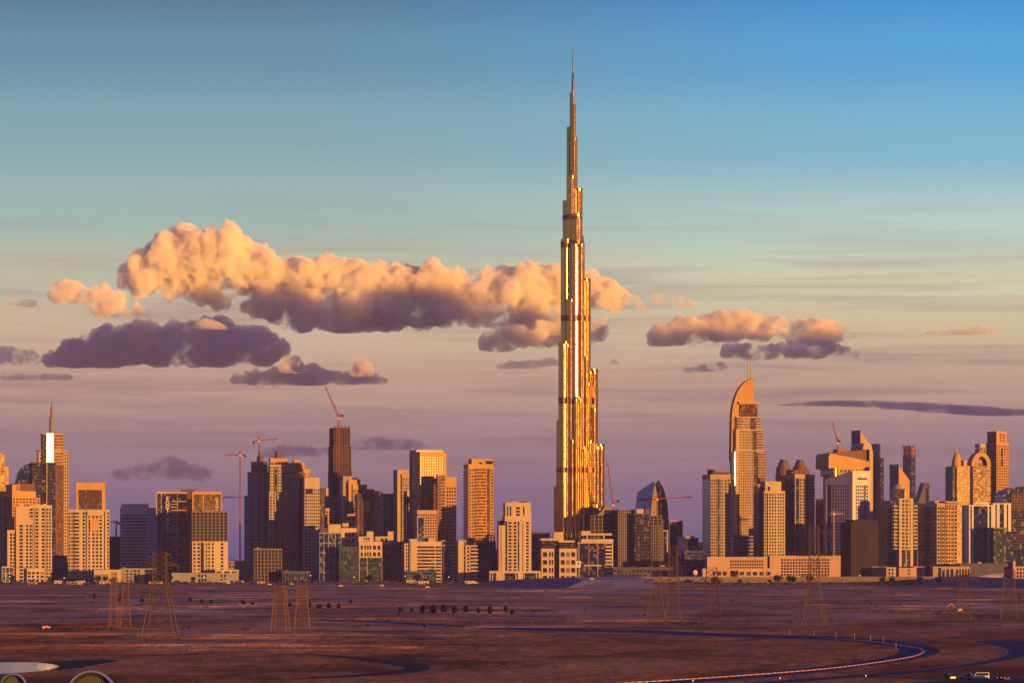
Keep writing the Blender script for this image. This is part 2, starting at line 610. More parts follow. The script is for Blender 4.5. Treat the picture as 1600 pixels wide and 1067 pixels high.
    def window(s, o, du, u, zc, w, h):
        key = (round(w, 2), round(h, 2), du)
        nx, ny = du[1], -du[0]
        if s.nwin >= 100:
            p = s.m('window_rest', 'gdark')
        else:
            p = MB()
        cx, cy = (0, 0) if s.nwin < 100 else (o[0] + du[0] * u, o[1] + du[1] * u)
        if s.nwin < 100 and key in s.winmesh:
            ob = s.winmesh[key].copy()
            COL.objects.link(ob)
            ob.parent = s.root
        else:
            hx = abs(du[0]) * w / 2 + abs(nx) * .12
            hy = abs(du[1]) * w / 2 + abs(ny) * .12
            zz = 0 if s.nwin < 100 else zc
            p.box(cx - hx, cx + hx, cy - hy, cy + hy, zz - h / 2, zz + h / 2)
            ob = None
            if s.nwin < 100:
                ob = p.make('window', 'gwin', s.root)
                s.winmesh[key] = ob
        if ob:
            ob.location = (o[0] + du[0] * u - nx * .36, o[1] + du[1] * u - ny * .36, zc)
        s.nwin += 1
    def plant(s, c0, c1, top, bot, v=(.25, .75), mat='cream', round_=False):
        mb = MB()
        x0, x1 = s.u(c0), s.u(c1)
        y0, y1 = -s.d / 2 + v[0] * s.d, -s.d / 2 + v[1] * s.d
        z0, z1 = s.z(bot) - 1.0, s.z(top)
        if round_:
            r = (x1 - x0) / 2
            mb.cyl((x0 + x1) / 2, (y0 + y1) / 2, [(r, z0), (r, z0 + (z1 - z0) * .6), (r * 1.08, z0 + (z1 - z0) * .6), (r * 1.08, z0 + (z1 - z0) * .75), (r * .9, z0 + (z1 - z0) * .76), (r * .9, z1)], 20)
        else:
            mb.box(x0, x1, y0, y1, z0, z1 - .6)
            for k in range(3):                  # louvres and a lid
                a = z0 + (z1 - z0) * (.45 + .15 * k)
                mb.box(x0 - .25, x1 + .25, y0 - .25, y1 + .25, a, a + .5)
            mb.box(x0 + .4, x1 - .4, y0 + .4, y1 - .4, z1 - .6, z1)
        return mb.make('roof_plant', mat, s.root)
    def mast(s, col, top, bot, r=.5, v=.5, mat='steel', r2=.12):
        mb = MB()
        x, y = s.u(col), -s.d / 2 + v * s.d
        zb, zt = s.z(bot) - 1, s.z(top)
        mb.bar((x, y, zb), (x, y, zb + (zt - zb) * .5), r, r * .7, 8)
        mb.bar((x, y, zb + (zt - zb) * .5), (x, y, zt), r * .6, r2, 8)
        return mb.make('mast', mat, s.root)
    def done(s):
        for (part, mat, _), mb in s.mb.items():
            if part == 'window_rest':
                o = mb.make('window', 'gwin', s.root)
                if o: tag(o, kind='stuff')
            else:
                mb.make(part, mat, s.root)
        return s
MT['gwin'] = gmat('window_glass', (.016, .013, .035), .12, cell=(2.0, 2.0, 2.0), curtain=.2)
# ---------------------------------------------------------------- ground, roads, water
def ground_mat():
    m = bpy.data.materials.new("desert_sand")
    m.use_nodes = True
    t = m.node_tree
    p = t.nodes['Principled BSDF']
    p.inputs['Roughness'].default_value = .95
    p.inputs['Specular IOR Level'].default_value = .1
    ge = N(t, 'ShaderNodeNewGeometry')
    def nz(sx, sy, sc, det=6.0, rough=.6, dist=0.0):
        mp = N(t, 'ShaderNodeMapping', inp={3: (sx, sy, 1)})
        t.links.new(ge.outputs['Position'], mp.inputs[0])
        n = N(t, 'ShaderNodeTexNoise', inp={2: sc, 3: det, 4: rough, 8: dist})
        t.links.new(mp.outputs[0], n.inputs[0])
        return n.outputs[0]
    big = nz(1.4, .5, .0022, 5, .62, .8)
    mid = nz(1, .55, .011, 6, .65, .5)
    fin = nz(1, .5, .06, 5, .65)
    c = RAMP(t, big, [(.30, (.25, .135, .09, 1)), (.44, (.40, .24, .165, 1)), (.56, (.50, .335, .25, 1)), (.70, (.60, .47, .40, 1))])
    c = MIX(t, RAMP(t, mid, [(.38, (1, 1, 1, 1)), (.50, (0, 0, 0, 1))]), c, (.14, .072, .05, 1))  # dark streaks put the shade of low ridges into the sand colour
    c = MIX(t, RAMP(t, mid, [(.56, (0, 0, 0, 1)), (.68, (.9, .9, .9, 1))]), c, (.66, .55, .48, 1))
    c = MIX(t, M(t, 'MULTIPLY', RAMP(t, fin, [(.35, (1, 1, 1, 1)), (.6, (0, 0, 0, 1))]), .5), c, (.17, .09, .06, 1))
    sp = N(t, 'ShaderNodeSeparateXYZ')
    t.links.new(ge.outputs['Position'], sp.inputs[0])
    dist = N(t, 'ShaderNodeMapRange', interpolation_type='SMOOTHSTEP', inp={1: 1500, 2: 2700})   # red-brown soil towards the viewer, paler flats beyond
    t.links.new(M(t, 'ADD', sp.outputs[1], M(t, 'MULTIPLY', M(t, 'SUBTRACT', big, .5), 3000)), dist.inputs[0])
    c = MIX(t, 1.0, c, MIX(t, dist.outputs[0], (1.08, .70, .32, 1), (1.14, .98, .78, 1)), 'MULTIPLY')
    t.links.new(c, p.inputs[0])
    bp = N(t, 'ShaderNodeBump', inp={0: .6, 1: 6.0})
    t.links.new(M(t, 'ADD', mid, M(t, 'MULTIPLY', fin, .35)), bp.inputs['Height'])
    t.links.new(bp.outputs[0], p.inputs['Normal'])
    return m

def flat(name, pts, z, mat, kind='structure', label=None, cat=None):
    """pts: outline in photo pixels, laid on the ground at height z"""
    w = []
    for c, r in pts:
        q = gp(c, r)
        w.append(q)
    me = bpy.data.meshes.new(name)
    bmv = [(q.x, q.y, z) for q in w]
    me.from_pydata(bmv, [], [tuple(range(len(bmv)))])
    me.update()
    if me.polygons[0].normal.z < 0:
        me.flip_normals()
    me.materials.append(mat if not isinstance(mat, str) else MT[mat])
    return tag(link(name, me), label, cat, kind=kind)

def smooth(pts, k=5):
    out = []
    P = [pts[0]] + list(pts) + [pts[-1]]
    for i in range(1, len(P) - 2):
        a, b, c, d = (Vector(q) for q in P[i - 1:i + 3])
        for j in range(k):
            t = j / k
            out.append(tuple(.5 * ((2 * b) + (c - a) * t + (2 * a - 5 * b + 4 * c - d) * t * t + (3 * b - a - 3 * c + d) * t ** 3)))
    out.append(tuple(P[-2]))
    return out

def strip(name, A, B, z, mat, kind='structure'):
    """a band between two pixel polylines A and B of equal length, on the ground"""
    a = [gp(*q) for q in smooth(A)]
    b = [gp(*q) for q in smooth(B)]
    n = len(a)
    vs = [(q.x, q.y, z) for q in a] + [(q.x, q.y, z) for q in b]
    fs = [(i, i + 1, n + i + 1, n + i) for i in range(n - 1)]
    me = bpy.data.meshes.new(name)
    me.from_pydata(vs, [], fs)
    me.update()
    if me.polygons[0].normal.z < 0:
        me.flip_normals()
    me.materials.append(MT[mat])
    return tag(link(name, me), kind=kind)

def ground():
    MT['sand'] = ground_mat()
    g = 31000
    me = bpy.data.meshes.new("ground")
    me.from_pydata([(-7400, -400, 0), (7400, -400, 0), (7400, g, 0), (-7400, g, 0)], [], [(0, 1, 2, 3)])
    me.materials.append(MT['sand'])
    tag(link("ground", me), kind='structure')
    MT['asphalt'] = pmat('asphalt', (.026, .042, .13), .9, 0, .06, .25, .03, False)
    MT['mud'] = pmat('wet_mud', (.016, .015, .024), .8, 0, .12, .3, .05, False)
    MT['paint'] = pmat('road_paint', (.55, .50, .48), .7, 0, .3, .1, .2, False)
    MT['paleconc'] = pmat('pale_concrete', (.33, .29, .28), .8, 0, .3, .15, .02, False)
    MT['darkconc'] = pmat('stained_concrete', (.13, .115, .14), .8, 0, .3, .15, .02, False)  # embankment shade put into the colour; the verge shares this dark tone
    w = bpy.data.materials.new("still_water")
    w.use_nodes = True
    p = w.node_tree.nodes['Principled BSDF']
    p.inputs[0].default_value = (.02, .025, .035, 1)
    p.inputs['Roughness'].default_value = .12
    wt = w.node_tree
    wg = N(wt, 'ShaderNodeNewGeometry')
    wz = N(wt, 'ShaderNodeTexNoise', inp={2: .35, 3: 3.0})
    wt.links.new(wg.outputs['Position'], wz.inputs[0])
    wb = N(wt, 'ShaderNodeBump', inp={0: .25, 1: 1.0})
    wt.links.new(wz.outputs[0], wb.inputs['Height'])
    wt.links.new(wb.outputs[0], p.inputs['Normal'])
    p.inputs['Specular IOR Level'].default_value = .8
    MT['water'] = w
    # the curving dark road and its loop
    A = [(430, 966), (560, 969), (700, 975), (800, 979.5), (1000, 983.5), (1100, 987.5), (1200, 991), (1280, 993), (1350, 996.5), (1412, 1002), (1450, 1007.5), (1469, 1016), (1462, 1021), (1425, 1030), (1375, 1037), (1300, 1047), (1200, 1057), (1075, 1066), (960, 1073)]
    B = [(430, 967.5), (560, 971), (700, 978), (800, 983.5), (1000, 988.5), (1100, 993.2), (1200, 996), (1280, 998.6), (1335, 1002), (1380, 1007), (1402, 1012), (1406, 1016), (1401, 1021), (1370, 1029), (1325, 1036), (1270, 1042), (1180, 1052), (1060, 1061.5), (950, 1068)]
    strip("road", A, B, .012, 'asphalt')
    strip("road_marking", [(1290, 996.6), (1350, 999.8), (1400, 1006), (1430, 1011), (1440, 1015)], [(1290, 997.0), (1350, 1000.3), (1400, 1006.7), (1429, 1011.7), (1438.5, 1015)], .016, 'paint')
    A = [(1525, 1001), (1560, 999.6), (1600, 1000.8), (1625, 1005), (1634, 1013), (1622, 1020), (1600, 1025), (1575, 1030), (1550, 1035), (1512, 1040.5), (1475, 1045.5), (1425, 1051), (1325, 1058.5), (1200, 1068), (1090, 1076)]
    B = [(1527, 1003), (1540, 1005), (1556, 1008), (1566, 1011), (1571, 1015), (1572, 1018), (1567, 1022.5), (1556, 1027), (1544, 1030.5), (1510, 1036), (1475, 1042), (1420, 1047.8), (1325, 1054.8), (1200, 1063.6), (1090, 1071.5)]
    strip("road", A, B, .012, 'asphalt')
    strip("verge", [(1566, 1012.2), (1571.5, 1016), (1568, 1021.5), (1552, 1027.6), (1510, 1035.4), (1440, 1045.3)], [(1570, 1011.6), (1576, 1016), (1572, 1022.6), (1556, 1029), (1512, 1036.6), (1440, 1046.3)], .016, 'darkconc')
    flat("road", [(1390, 1080), (1400, 1067), (1470, 1062.5), (1530, 1060.5), (1660, 1060), (1660, 1080)], .012, 'asphalt')
    # kerb of the loop: red and white blocks that catch the low sun
    k = bpy.data.materials.new("kerb_paint")
    k.use_nodes = True
    t = k.node_tree
    ge = N(t, 'ShaderNodeNewGeometry')
    sp = N(t, 'ShaderNodeSeparateXYZ')
    t.links.new(ge.outputs['Position'], sp.inputs[0])
    st = M(t, 'GREATER_THAN', M(t, 'FRACT', M(t, 'MULTIPLY', sp.outputs[0], .45)), .5)
    t.links.new(MIX(t, st, (.40, .28, .26, 1), (.34, .10, .08, 1)), t.nodes['Principled BSDF'].inputs[0])
    line = smooth([(945, 1069), (1075, 1061), (1200, 1052.3), (1300, 1043.6), (1375, 1034), (1425, 1025.5), (1442, 1018.8), (1440, 1014.5), (1430, 1011.3)], 12)
    W = [gp(*q) for q in line]
    mb = MB()
    for a, b in zip(W, W[1:]):
        n = len(mb.v)
        d = (b - a).normalized(); s = Vector((-d.y, d.x, 0)) * .35
        for q in (a, b):
            for o, z in ((s, 0), (s, .3), (-s, .3), (-s, 0)):
                mb.v.append((q.x + o.x, q.y + o.y, z))
        mb.f += [(n, n + 4, n + 5, n + 1), (n + 1, n + 5, n + 6, n + 2), (n + 2, n + 6, n + 7, n + 3)]
    tag(mb.make("kerb", k), kind='structure')
    # the dark drain and the pond
    strip("channel", [(440, 1021), (520, 1023), (580, 1028), (630, 1032), (660, 1036), (673, 1041.5), (664, 1047), (625, 1052), (560, 1056.5), (470, 1060), (380, 1062)], [(440, 1021.6), (520, 1025.5), (570, 1032), (605, 1037), (622, 1040), (632, 1043), (626, 1045.5), (600, 1049), (550, 1053.5), (470, 1058.6), (380, 1061.5)], .012, 'mud')
    flat("water", smooth([(-40, 1034), (0, 1034), (55, 1034.3), (80, 1037), (91, 1040.5), (80, 1045), (55, 1048.5), (0, 1052), (-40, 1054)]), .010, 'water')
    flat("mud", smooth([(60, 1034.4), (84, 1037), (93, 1040.5), (84, 1046), (120, 1043.5), (150, 1038), (184, 1032), (160, 1029.5), (120, 1030.5), (90, 1032)]), .006, 'mud')
    # pale graded strips, and a dark one painting a cut's shade, on the plain
    strip("track", [(-40, 958.5), (200, 957.6), (420, 960.5)], [(-40, 959.8), (200, 958.8), (420, 961.6)], .012, 'paleconc')
    strip("track", [(20, 976.2), (70, 975.2), (115, 976.2)], [(20, 977.4), (70, 978.0), (115, 977.0)], .012, 'mud')  # flat dark strip stands for the shade in a cut
    strip("track", [(880, 924), (1010, 923.2), (1150, 926)], [(880, 926), (1010, 925), (1150, 928)], .012, 'paleconc')
    # raised embankments carrying the city's edge; the darker concrete paints in their shade
    def bank(name, crest, toe, mat):
        vs, n = [], len(crest)
        for (c, r, Y) in crest: vs.append(tuple(px(c, r, Y)))
        for (c, Y) in toe: vs.append(((c - 800) * Y / F, Y, -.2))
        for (c, r, Y) in crest: vs.append(((c - 800) * Y / F, Y + 700, CH + (HZ - r) * Y / F))
        for (c, Y) in toe: vs.append(((c - 800) * Y / F, Y + 760, -.2))
        fs = [(n + i, n + i + 1, i + 1, i) for i in range(n - 1)] + [(i, i + 1, 2 * n + i + 1, 2 * n + i) for i in range(n - 1)] + [(2 * n + i, 2 * n + i + 1, 3 * n + i + 1, 3 * n + i) for i in range(n - 1)]
        fs += [(0, 2 * n, 3 * n, n), (n - 1, 2 * n - 1, 4 * n - 1, 3 * n - 1)]
        me = bpy.data.meshes.new(name)
        me.from_pydata(vs, [], fs)
        me.materials.append(MT[mat]); me.update()
        return tag(link(name, me), kind='structure')
    bank("embankment", [(742, 911.5, 5350), (800, 909.5, 5000), (850, 908, 4780), (912, 906.5, 4520)], [(742, 5240), (800, 4900), (846, 4660), (880, 4440)], 'darkconc')
    bank("embankment", [(912, 906.5, 4520), (960, 905.5, 4540), (1022, 905, 4560)], [(882, 4440), (955, 4420), (1022, 4420)], 'paleconc')
    bank("embankment", [(1466, 905, 5200), (1520, 905, 4980), (1570, 905.5, 4760), (1640, 905.5, 4500)], [(1446, 5080), (1505, 4860), (1562, 4600), (1640, 4340)], 'darkconc')
    bank("terrain", [(1375, 910.5, 5400), (1410, 908, 5420), (1450, 909, 5430)], [(1365, 5300), (1410, 5250), (1455, 5300)], 'sand')
ground()

def viaduct():
    MT['viad'] = pmat('viaduct_concrete', (.17, .13, .13), .85)
    root = empty("viaduct", (px(1200, 900, 5300).x, 5300, 0), 0, "long low concrete viaduct running in front of the right hand towers", "bridge")
    s = 5300 / F
    ox = root.location.x
    X = lambda c: (c - 800) * s - ox
    Z = lambda r: CH + (HZ - r) * s
    mb = MB(); mb.box(X(984), X(1468), -6, 6, Z(907), Z(903)); mb.box(X(984), X(1468), -3.5, 3.5, Z(909), Z(907)); mb.make('deck', 'viad', root)
    for y in (-6.2, 5.8):
        mb = MB(); mb.box(X(984), X(1468), y, y + .4, Z(903), Z(902.2))
        c = 984.0
        while c < 1468:
            mb.box(X(c), X(c + 1.5), y - .1, y + .5, Z(902.2), Z(900.4)); c += 3.0
        mb.make('parapet', 'tan', root)
    c = 1000
    while c < 1466:
        mb = MB(); mb.box(X(c) - 1.2, X(c) + 1.2, -2.2, 2.2, 0, Z(910)); mb.prism([(X(c) - 2.6, -4.5), (X(c) + 2.6, -4.5), (X(c) + 2.6, 4.5), (X(c) - 2.6, 4.5)], Z(910.5), Z(909)); mb.make('pier', 'viad', root); c += 40
viaduct()
# ---------------------------------------------------------------- lettering, landmark towers
MT['wlet'] = pmat('sign_white', (.75, .72, .70), .6)
MT['rustc'] = pmat('rust_stone', (.30, .13, .07))
def lettering(s, txt, col, q0, q1, mat, horiz=False):
    n = len(txt)
    h = (s.z(q0) - s.z(q1)) / n
    for i, ch in enumerate(txt):
        cu = bpy.data.curves.new("sign_letter", 'FONT')
        cu.body = ch
        cu.size = h * 1.25
        cu.align_x = 'CENTER'
        cu.extrude = .25
        cu.offset = .12
        tmp = link("sign_letter", cu)
        me = bpy.data.meshes.new_from_object(tmp.evaluated_get(bpy.context.evaluated_depsgraph_get()))
        bpy.data.objects.remove(tmp)
        me.materials.clear()
        me.materials.append(MT[mat])
        o = link("sign_letter", me, s.root)
        o.location = (s.u(col), -s.d / 2 - .5, s.z(q0) - (i + 1) * h + .1 * h)
        o.rotation_euler = (R(90), 0, 0)
Bld.lettering = lettering

def steel_skin(name, col, rough, floor):
    """brushed steel cladding with a glass band on every storey"""
    m = bpy.data.materials.new(name)
    m.use_nodes = True
    t = m.node_tree
    p = t.nodes['Principled BSDF']
    tc = N(t, 'ShaderNodeTexCoord')
    sp = N(t, 'ShaderNodeSeparateXYZ')
    t.links.new(tc.outputs['Object'], sp.inputs[0])
    fr = M(t, 'FRACT', M(t, 'DIVIDE', sp.outputs[2], floor))
    band = RAMP(t, fr, [(0.0, (0, 0, 0, 1)), (0.42, (0, 0, 0, 1)), (0.5, (1, 1, 1, 1)), (1.0, (1, 1, 1, 1))])
    dv = N(t, 'ShaderNodeVectorMath', op='DIVIDE'); dv.inputs[1].default_value = (2.2, 2.2, floor)
    t.links.new(tc.outputs['Object'], dv.inputs[0])
    fl = N(t, 'ShaderNodeVectorMath', op='FLOOR'); t.links.new(dv.outputs[0], fl.inputs[0])
    wn = N(t, 'ShaderNodeTexWhiteNoise', noise_dimensions='3D'); t.links.new(fl.outputs[0], wn.inputs[0])
    steel = MIX(t, wn.outputs[0], (*[c * .96 for c in col], 1), (*[min(1, c * 1.04) for c in col], 1))
    glass = MIX(t, wn.outputs[0], (*[c * .60 for c in col], 1), (*[c * .70 for c in col], 1))
    t.links.new(MIX(t, band, glass, steel), p.inputs[0])
    p.inputs['Metallic'].default_value = .88
    t.links.new(M(t, 'ADD', M(t, 'MULTIPLY', wn.outputs[0], .05), rough), p.inputs['Roughness'])
    ge = N(t, 'ShaderNodeNewGeometry')
    sb = N(t, 'ShaderNodeVectorMath', op='SUBTRACT'); sb.inputs[1].default_value = (.5, .5, .5); t.links.new(wn.outputs[1], sb.inputs[0])
    sc = N(t, 'ShaderNodeVectorMath', op='SCALE'); sc.inputs[3].default_value = .003; t.links.new(sb.outputs[0], sc.inputs[0])
    ad = N(t, 'ShaderNodeVectorMath', op='ADD'); t.links.new(ge.outputs['Normal'], ad.inputs[0]); t.links.new(sc.outputs[0], ad.inputs[1])
    nr = N(t, 'ShaderNodeVectorMath', op='NORMALIZE'); t.links.new(ad.outputs[0], nr.inputs[0])
    t.links.new(nr.outputs[0], p.inputs['Normal'])
    return m

def supertall():
    Y = 5760.0
    K = Y / F
    MT['skin'] = steel_skin('steel_skin', (.46, .28, .115), .115, 4.0)
    MT['mech'] = pmat('mechanical_louvre', (.19, .105, .045), .4, .6)
    C = 903.0
    root = empty('supertall_tower', ((C - 800) * K, Y, 0), 0, "supertall stepped steel tower with a needle spire, the tallest in the city", "skyscraper")
    Z = lambda row: CH + (HZ - row) * K
    # (column, radius, top row, depth towards the viewer)
    lobes = [(889.5, 4.2, 200, -6), (897.5, 5.0, 217, -2), (892.5, 7.5, 277, 2), (903, 7.5, 296, -4), (884.8, 5.8, 315, -8), (900.5, 9.5, 336, 4), (884.2, 8.2, 376, 1), (904, 8.5, 371, 0),
             (914, 9.3, 437, -6), (897.5, 6.5, 384, 11), (907.5, 6.0, 384, 10), (881.5, 9.2, 536, 5), (925.5, 9.3, 578, -8), (891, 6.5, 470, 10), (915.5, 6.0, 560, 8),
             (878.5, 9.3, 659, 1), (935.8, 9.2, 695, -12), (902.5, 6.0, 622, 15), (885, 6.0, 660, 6), (921, 6.0, 690, 6), (874, 8.8, 761, -4), (931, 6.0, 790, 2), (911, 5.6, 700, 13), (893.5, 5.0, 690, 14), (878, 5.5, 762, -4), (882, 4.6, 664, 4), (888.5, 4.4, 548, 9), (872, 4.2, 766, -9), (918.5, 4.6, 600, 9), (928, 4.6, 640, 4), (940, 4.4, 705, -6),
             (875, 3.0, 663, 8.6), (880.0, 3.0, 540, 13.0), (886.0, 3.2, 540, 12.4), (871, 2.8, 765, 3.2), (877.5, 2.8, 765, 4.4), (922, 3.2, 582, 3.4), (928.5, 3.2, 582, 3.2), (933.5, 3.2, 699, -.6), (939.5, 3.2, 699, -1.4), (899.5, 3.2, 626, 18.5), (906, 3.2, 626, 18), (912.5, 3.2, 704, 16.5)]  # slim bays added so each one draws an upright sun highlight
    mech = ((376, 388), (493, 502), (621, 631), (730, 738), (336, 343))
    for cx, r, top, dy in lobes:
        mb = MB()
        r *= K
        x, y, zt = (cx - C) * K, -dy * K, Z(top)
        k = max(24, int(r * 4.5)) // 2 * 2
        n = len(mb.v)
        prof = [(1.0, 0), (1.0, zt)]
        for rr, z in prof:                       # cross-section with upright fins
            for i in range(k * 2):
                t = math.pi * i / k
                q = r * rr * (1.0 if i % 2 else .985)
                mb.v.append((x + math.cos(t) * q, y + math.sin(t) * q, z))
        for i in range(k * 2):
            j = (i + 1) % (k * 2)
            mb.f.append((n + i, n + j, n + 2 * k + j, n + 2 * k + i))
        mb.f.append(tuple(range(n + 2 * k, n + 4 * k)))
        lob = mb.make('wing', 'skin', root, smooth=False)
        pr = MB()
        pr.cyl(x, y, [(r * 1.015, zt - 2.5), (r * 1.02, zt - .2), (r * 1.02, zt + 1.6), (r * .86, zt + 1.6), (r * .86, zt + .3)], 28)
        for i in range(7):
            t = 2 * math.pi * i / 7
            pr.box(x + math.cos(t) * r * .9 - .3, x + math.cos(t) * r * .9 + .3, y + math.sin(t) * r * .9 - .3, y + math.sin(t) * r * .9 + .3, zt, zt + 3.0)
        pr.make('terrace_rail', 'skin', lob)
        for a, b_ in mech:
            if a >= top - 2:
                mb = MB()
                mb.cyl(x, y, [(r * 1.006, Z(b_)), (r * 1.006, min(Z(a), zt - .5))], 36)
                mb.make('louvre_band', 'mech', lob)
    mb = MB()
    mb.cyl((894 - C) * K, 3, [(3.6, 0), (3.6, Z(145))], 20); mb.cyl((896 - C) * K, -1, [(3.7, 0), (3.7, Z(163))], 20)
    mb.make('upper_shaft', 'skin', root)
    mb = MB()
    mb.cyl((895.2 - C) * K, 1, [(2.6, Z(170)), (2.4, Z(140)), (1.9, Z(122)), (1.15, Z(114)), (1.0, Z(96)), (.75, Z(95)), (.65, Z(80)), (.3, Z(68))], 14)
    mb.make('spire', 'skin', root)
    mb = MB(); mb.box(-52, 52, -16, 40, 0, 26); mb.make('podium', 'beige', root)
supertall()

def sail_tower():
    b = Bld("sail_topped_tower", "tall golden tower with a curved sail shaped crown and twin masts", (1141, 1146, 1198), 5850, 7, "skyscraper", d=46)
    st = "S5 W10x3 W14x5 N1 G6x2 B13"
    b.block(704, st, "B1", cols=(1149, 1198), v=(.05, .95), wall='cream', glass='gbronze', fh=4.0); b.block(672, st, "B1", cols=(1151, 1194), v=(.08, .9), bot=706, wall='cream', glass='gbronze', fh=4.0)
    b.block(652, "B2 W3x4 N1 G1x2 B2", "B1", cols=(1152, 1190), v=(.12, .85), bot=674, wall='cream', glass='gbronze', fh=4.0)
    b.block(631, "N1", "N1", cols=(1157, 1186), v=(.16, .8), bot=653, glass='gbronze', wall='brown', par=0); b.block(627, "S1", cols=(1156, 1187), v=(.13, .83), bot=631, wall='ochre', par=0)
    # the sail: a curved spine wall rising along the left flank and arching over to the masts
    prof = [(1144.5, 0), (1158, 0), (1158, 627), (1180, 627), (1180, 592)]
    arc = []
    for i in range(15):
        t = i / 14
        arc.append((1180 - 34.5 * math.sin(t * math.pi / 2) ** 1.0, 592 + 66 * (1 - math.cos(t * math.pi / 2))))
    pts = [(b.u(c), 0.0 if q == 0 else b.z(q)) for c, q in prof[:5]] + [(b.u(c), b.z(q)) for c, q in arc[1:]]
    mb = MB(); mb.sheet(pts, -b.d * .30, -b.d * .02); mb.make('sail_wall', 'ochre', b.root)
    mb = MB()
    rim = [(1180, 590.5)] + [(c - .9, q - 1.2) for c, q in arc[1:]] + [(1143.6, 720)]
    for (a, q), (c, r) in zip(rim, rim[1:]):
        n = len(mb.v)
        p, w = (b.u(a), b.z(q)), (b.u(c), b.z(r))
        mb.sheet([(w[0], w[1]), (w[0] + 1.4, w[1] - .4), (p[0] + 1.4, p[1] - .9), (p[0], p[1])][::1], -b.d * .36, b.d * .06)
    mb.make('sail_rim', 'ochre', b.root)
    mb = MB(); mb.cyl(b.u(1147.2), -b.d * .50, [(3.2, b.z(838)), (3.2, b.z(706))], 20, sy=1.2); mb.make('glazed_corner', 'silver', b.root)  # silver drum added to carry the corner's sun glint
    for c in (1172.3, 1177): b.mast(c, 559, 596, 1.25, .35, 'cream', .6)
    b.block(838, "H1", "H1", cols=(1143, 1187), v=(-.25, .1), wall='grey', glass='gblue', fh=5); mb = MB(); mb.cyl(b.u(1151), -b.d * .5, [(9, b.z(838)), (9, b.z(836)), (6, b.z(834.5)), (1, b.z(834))], 24); mb.make('dome', 'ochre', b.root)
    b.done()
sail_tower()

def spire_tower():
    b = Bld("spire_topped_tower", "slender golden tower with a mirror bright stripe and a single spike near the left edge", (62, 68, 99), 6300, 14, "skyscraper", d=44)
    b.block(678, "G3 N11 S1 H13", "G1", cols=(68, 99), v=(.2, .8), wall='ochre', glass='gbronze', fh=4.6)
    b.block(708, "S1 W4x2 S1 N14 W6x3", "G1", cols=(62, 108), v=(.3, .75), wall='cream', glass='gbronze', fh=5); b.block(723, "G8 N4 G6 S1", "G1", cols=(50, 88), v=(0, .3), wall='brown', glass='gdark', fh=5); b.block(728, "W1x3", "W1", cols=(88, 99), v=(.05, .3), wall='brown', glass='gbronze')
    mb = MB(); hw = (b.u(84) - b.u(73)) / 2; mb.box(-hw, hw, -1, 1, b.z(722), b.z(677)); mo = mb.make('mirror_panel', 'silver', b.root); mo.location = (b.u(78.5), -b.d * .33, 0); mo.rotation_euler = (0, 0, R(8))
    mb = MB(); mb.box(b.u(72), b.u(73.6), -b.d * .53, -b.d * .45, b.z(800), b.z(723)); mb.make('edge_trim', 'silver', b.root)
    mb = MB(); mb.cyl(b.u(84), 0, [(25, b.z(705)), (25, b.z(703))], 32, sy=.6); mb.make('ledge_ring', 'cream', b.root)
    mb = MB(); k = [(b.u(50), b.z(723))]
    for i in range(1, 13):
        t = i / 12 * math.pi / 2
        k.append((b.u(54 - 27 * math.sin(t)), b.z(752 - 29 * math.cos(t))))
    mb.sheet(k + [(b.u(27), 0), (b.u(50), 0)], -b.d * .35, b.d * .1); mb.make('curved_wing', 'gblue', b.root)
    mb = MB(); x = b.u(83)
    mb.cyl(x, 0, [(3.8, b.z(678) - 1), (3.6, b.z(652))], 10); mb.make('spire_base', 'teal', b.root)
    mb = MB(); mb.cyl(x, 0, [(2.6, b.z(652)), (1.9, b.z(640)), (.3, b.z(626))], 10); mb.make('spire', 'rustc', b.root)
    b.done()
spire_tower()

def bronze_construction():
    b = Bld("construction_tower", "very tall dark bronze skyscraper still being built, flaring towards its foot", (511, 521, 549), 6400, 22)
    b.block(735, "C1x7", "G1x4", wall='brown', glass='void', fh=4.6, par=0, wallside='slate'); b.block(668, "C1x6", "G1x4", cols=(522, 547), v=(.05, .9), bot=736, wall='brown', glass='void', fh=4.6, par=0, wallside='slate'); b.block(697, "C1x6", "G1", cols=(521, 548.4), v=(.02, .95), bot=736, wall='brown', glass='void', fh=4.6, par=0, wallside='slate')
    for c in (523, 528, 534, 540, 545): b.plant(c, c + 1.6, 664, 669, (.1, .16), 'brown')
    b.done()
bronze_construction()

def pointed_tower():
    b = Bld("pointed_tower", "pointed tower with a blue glass sail and a lit stone core", (993, 1014, 1045), 5870, 0, "tower", d=50)
    f0, f1, b_w = b.f0, b.f1, b.w
    u = lambda c: (c - 1029.5) * b.s
    L = [(993, 0), (1017, 0), (1017, 806), (1019.5, 780), (1023, 751), (1009, 760), (997, 768), (994, 790)]
    mb = MB(); mb.sheet([(u(c), 0 if q == 0 else b.z(q)) for c, q in L], -14, 10); mb.make('glass_sail', 'gsail', b.root)
    Cc = [(1014, 0), (1034, 0), (1034, 790), (1031, 765), (1028, 757), (1024, 755), (1020, 775), (1016, 806)]
    mb = MB(); mb.sheet([(u(c), 0 if q == 0 else b.z(q)) for c, q in Cc], -11, 14); mb.make('stone_core', 'beige', b.root)
    Rr = [(1031, 0), (1045, 0), (1045, 806), (1043, 785), (1038, 765), (1030, 749.5), (1026, 753), (1029, 758), (1031.5, 775), (1032, 806)]
    mb = MB(); mb.sheet([(u(c), 0 if q == 0 else b.z(q)) for c, q in Rr], -15, 16); mb.make('curved_wall', 'gdark', b.root)
    mb = MB(); g = MB()
    for i in range(24):
        q = 770 + i * 5
        mb.box(u(1021), u(1030), -11.6, -10.5, b.z(q) - .5, b.z(q) + .5)
    mb.make('floor_edge', 'tan', b.root)
    b.done()
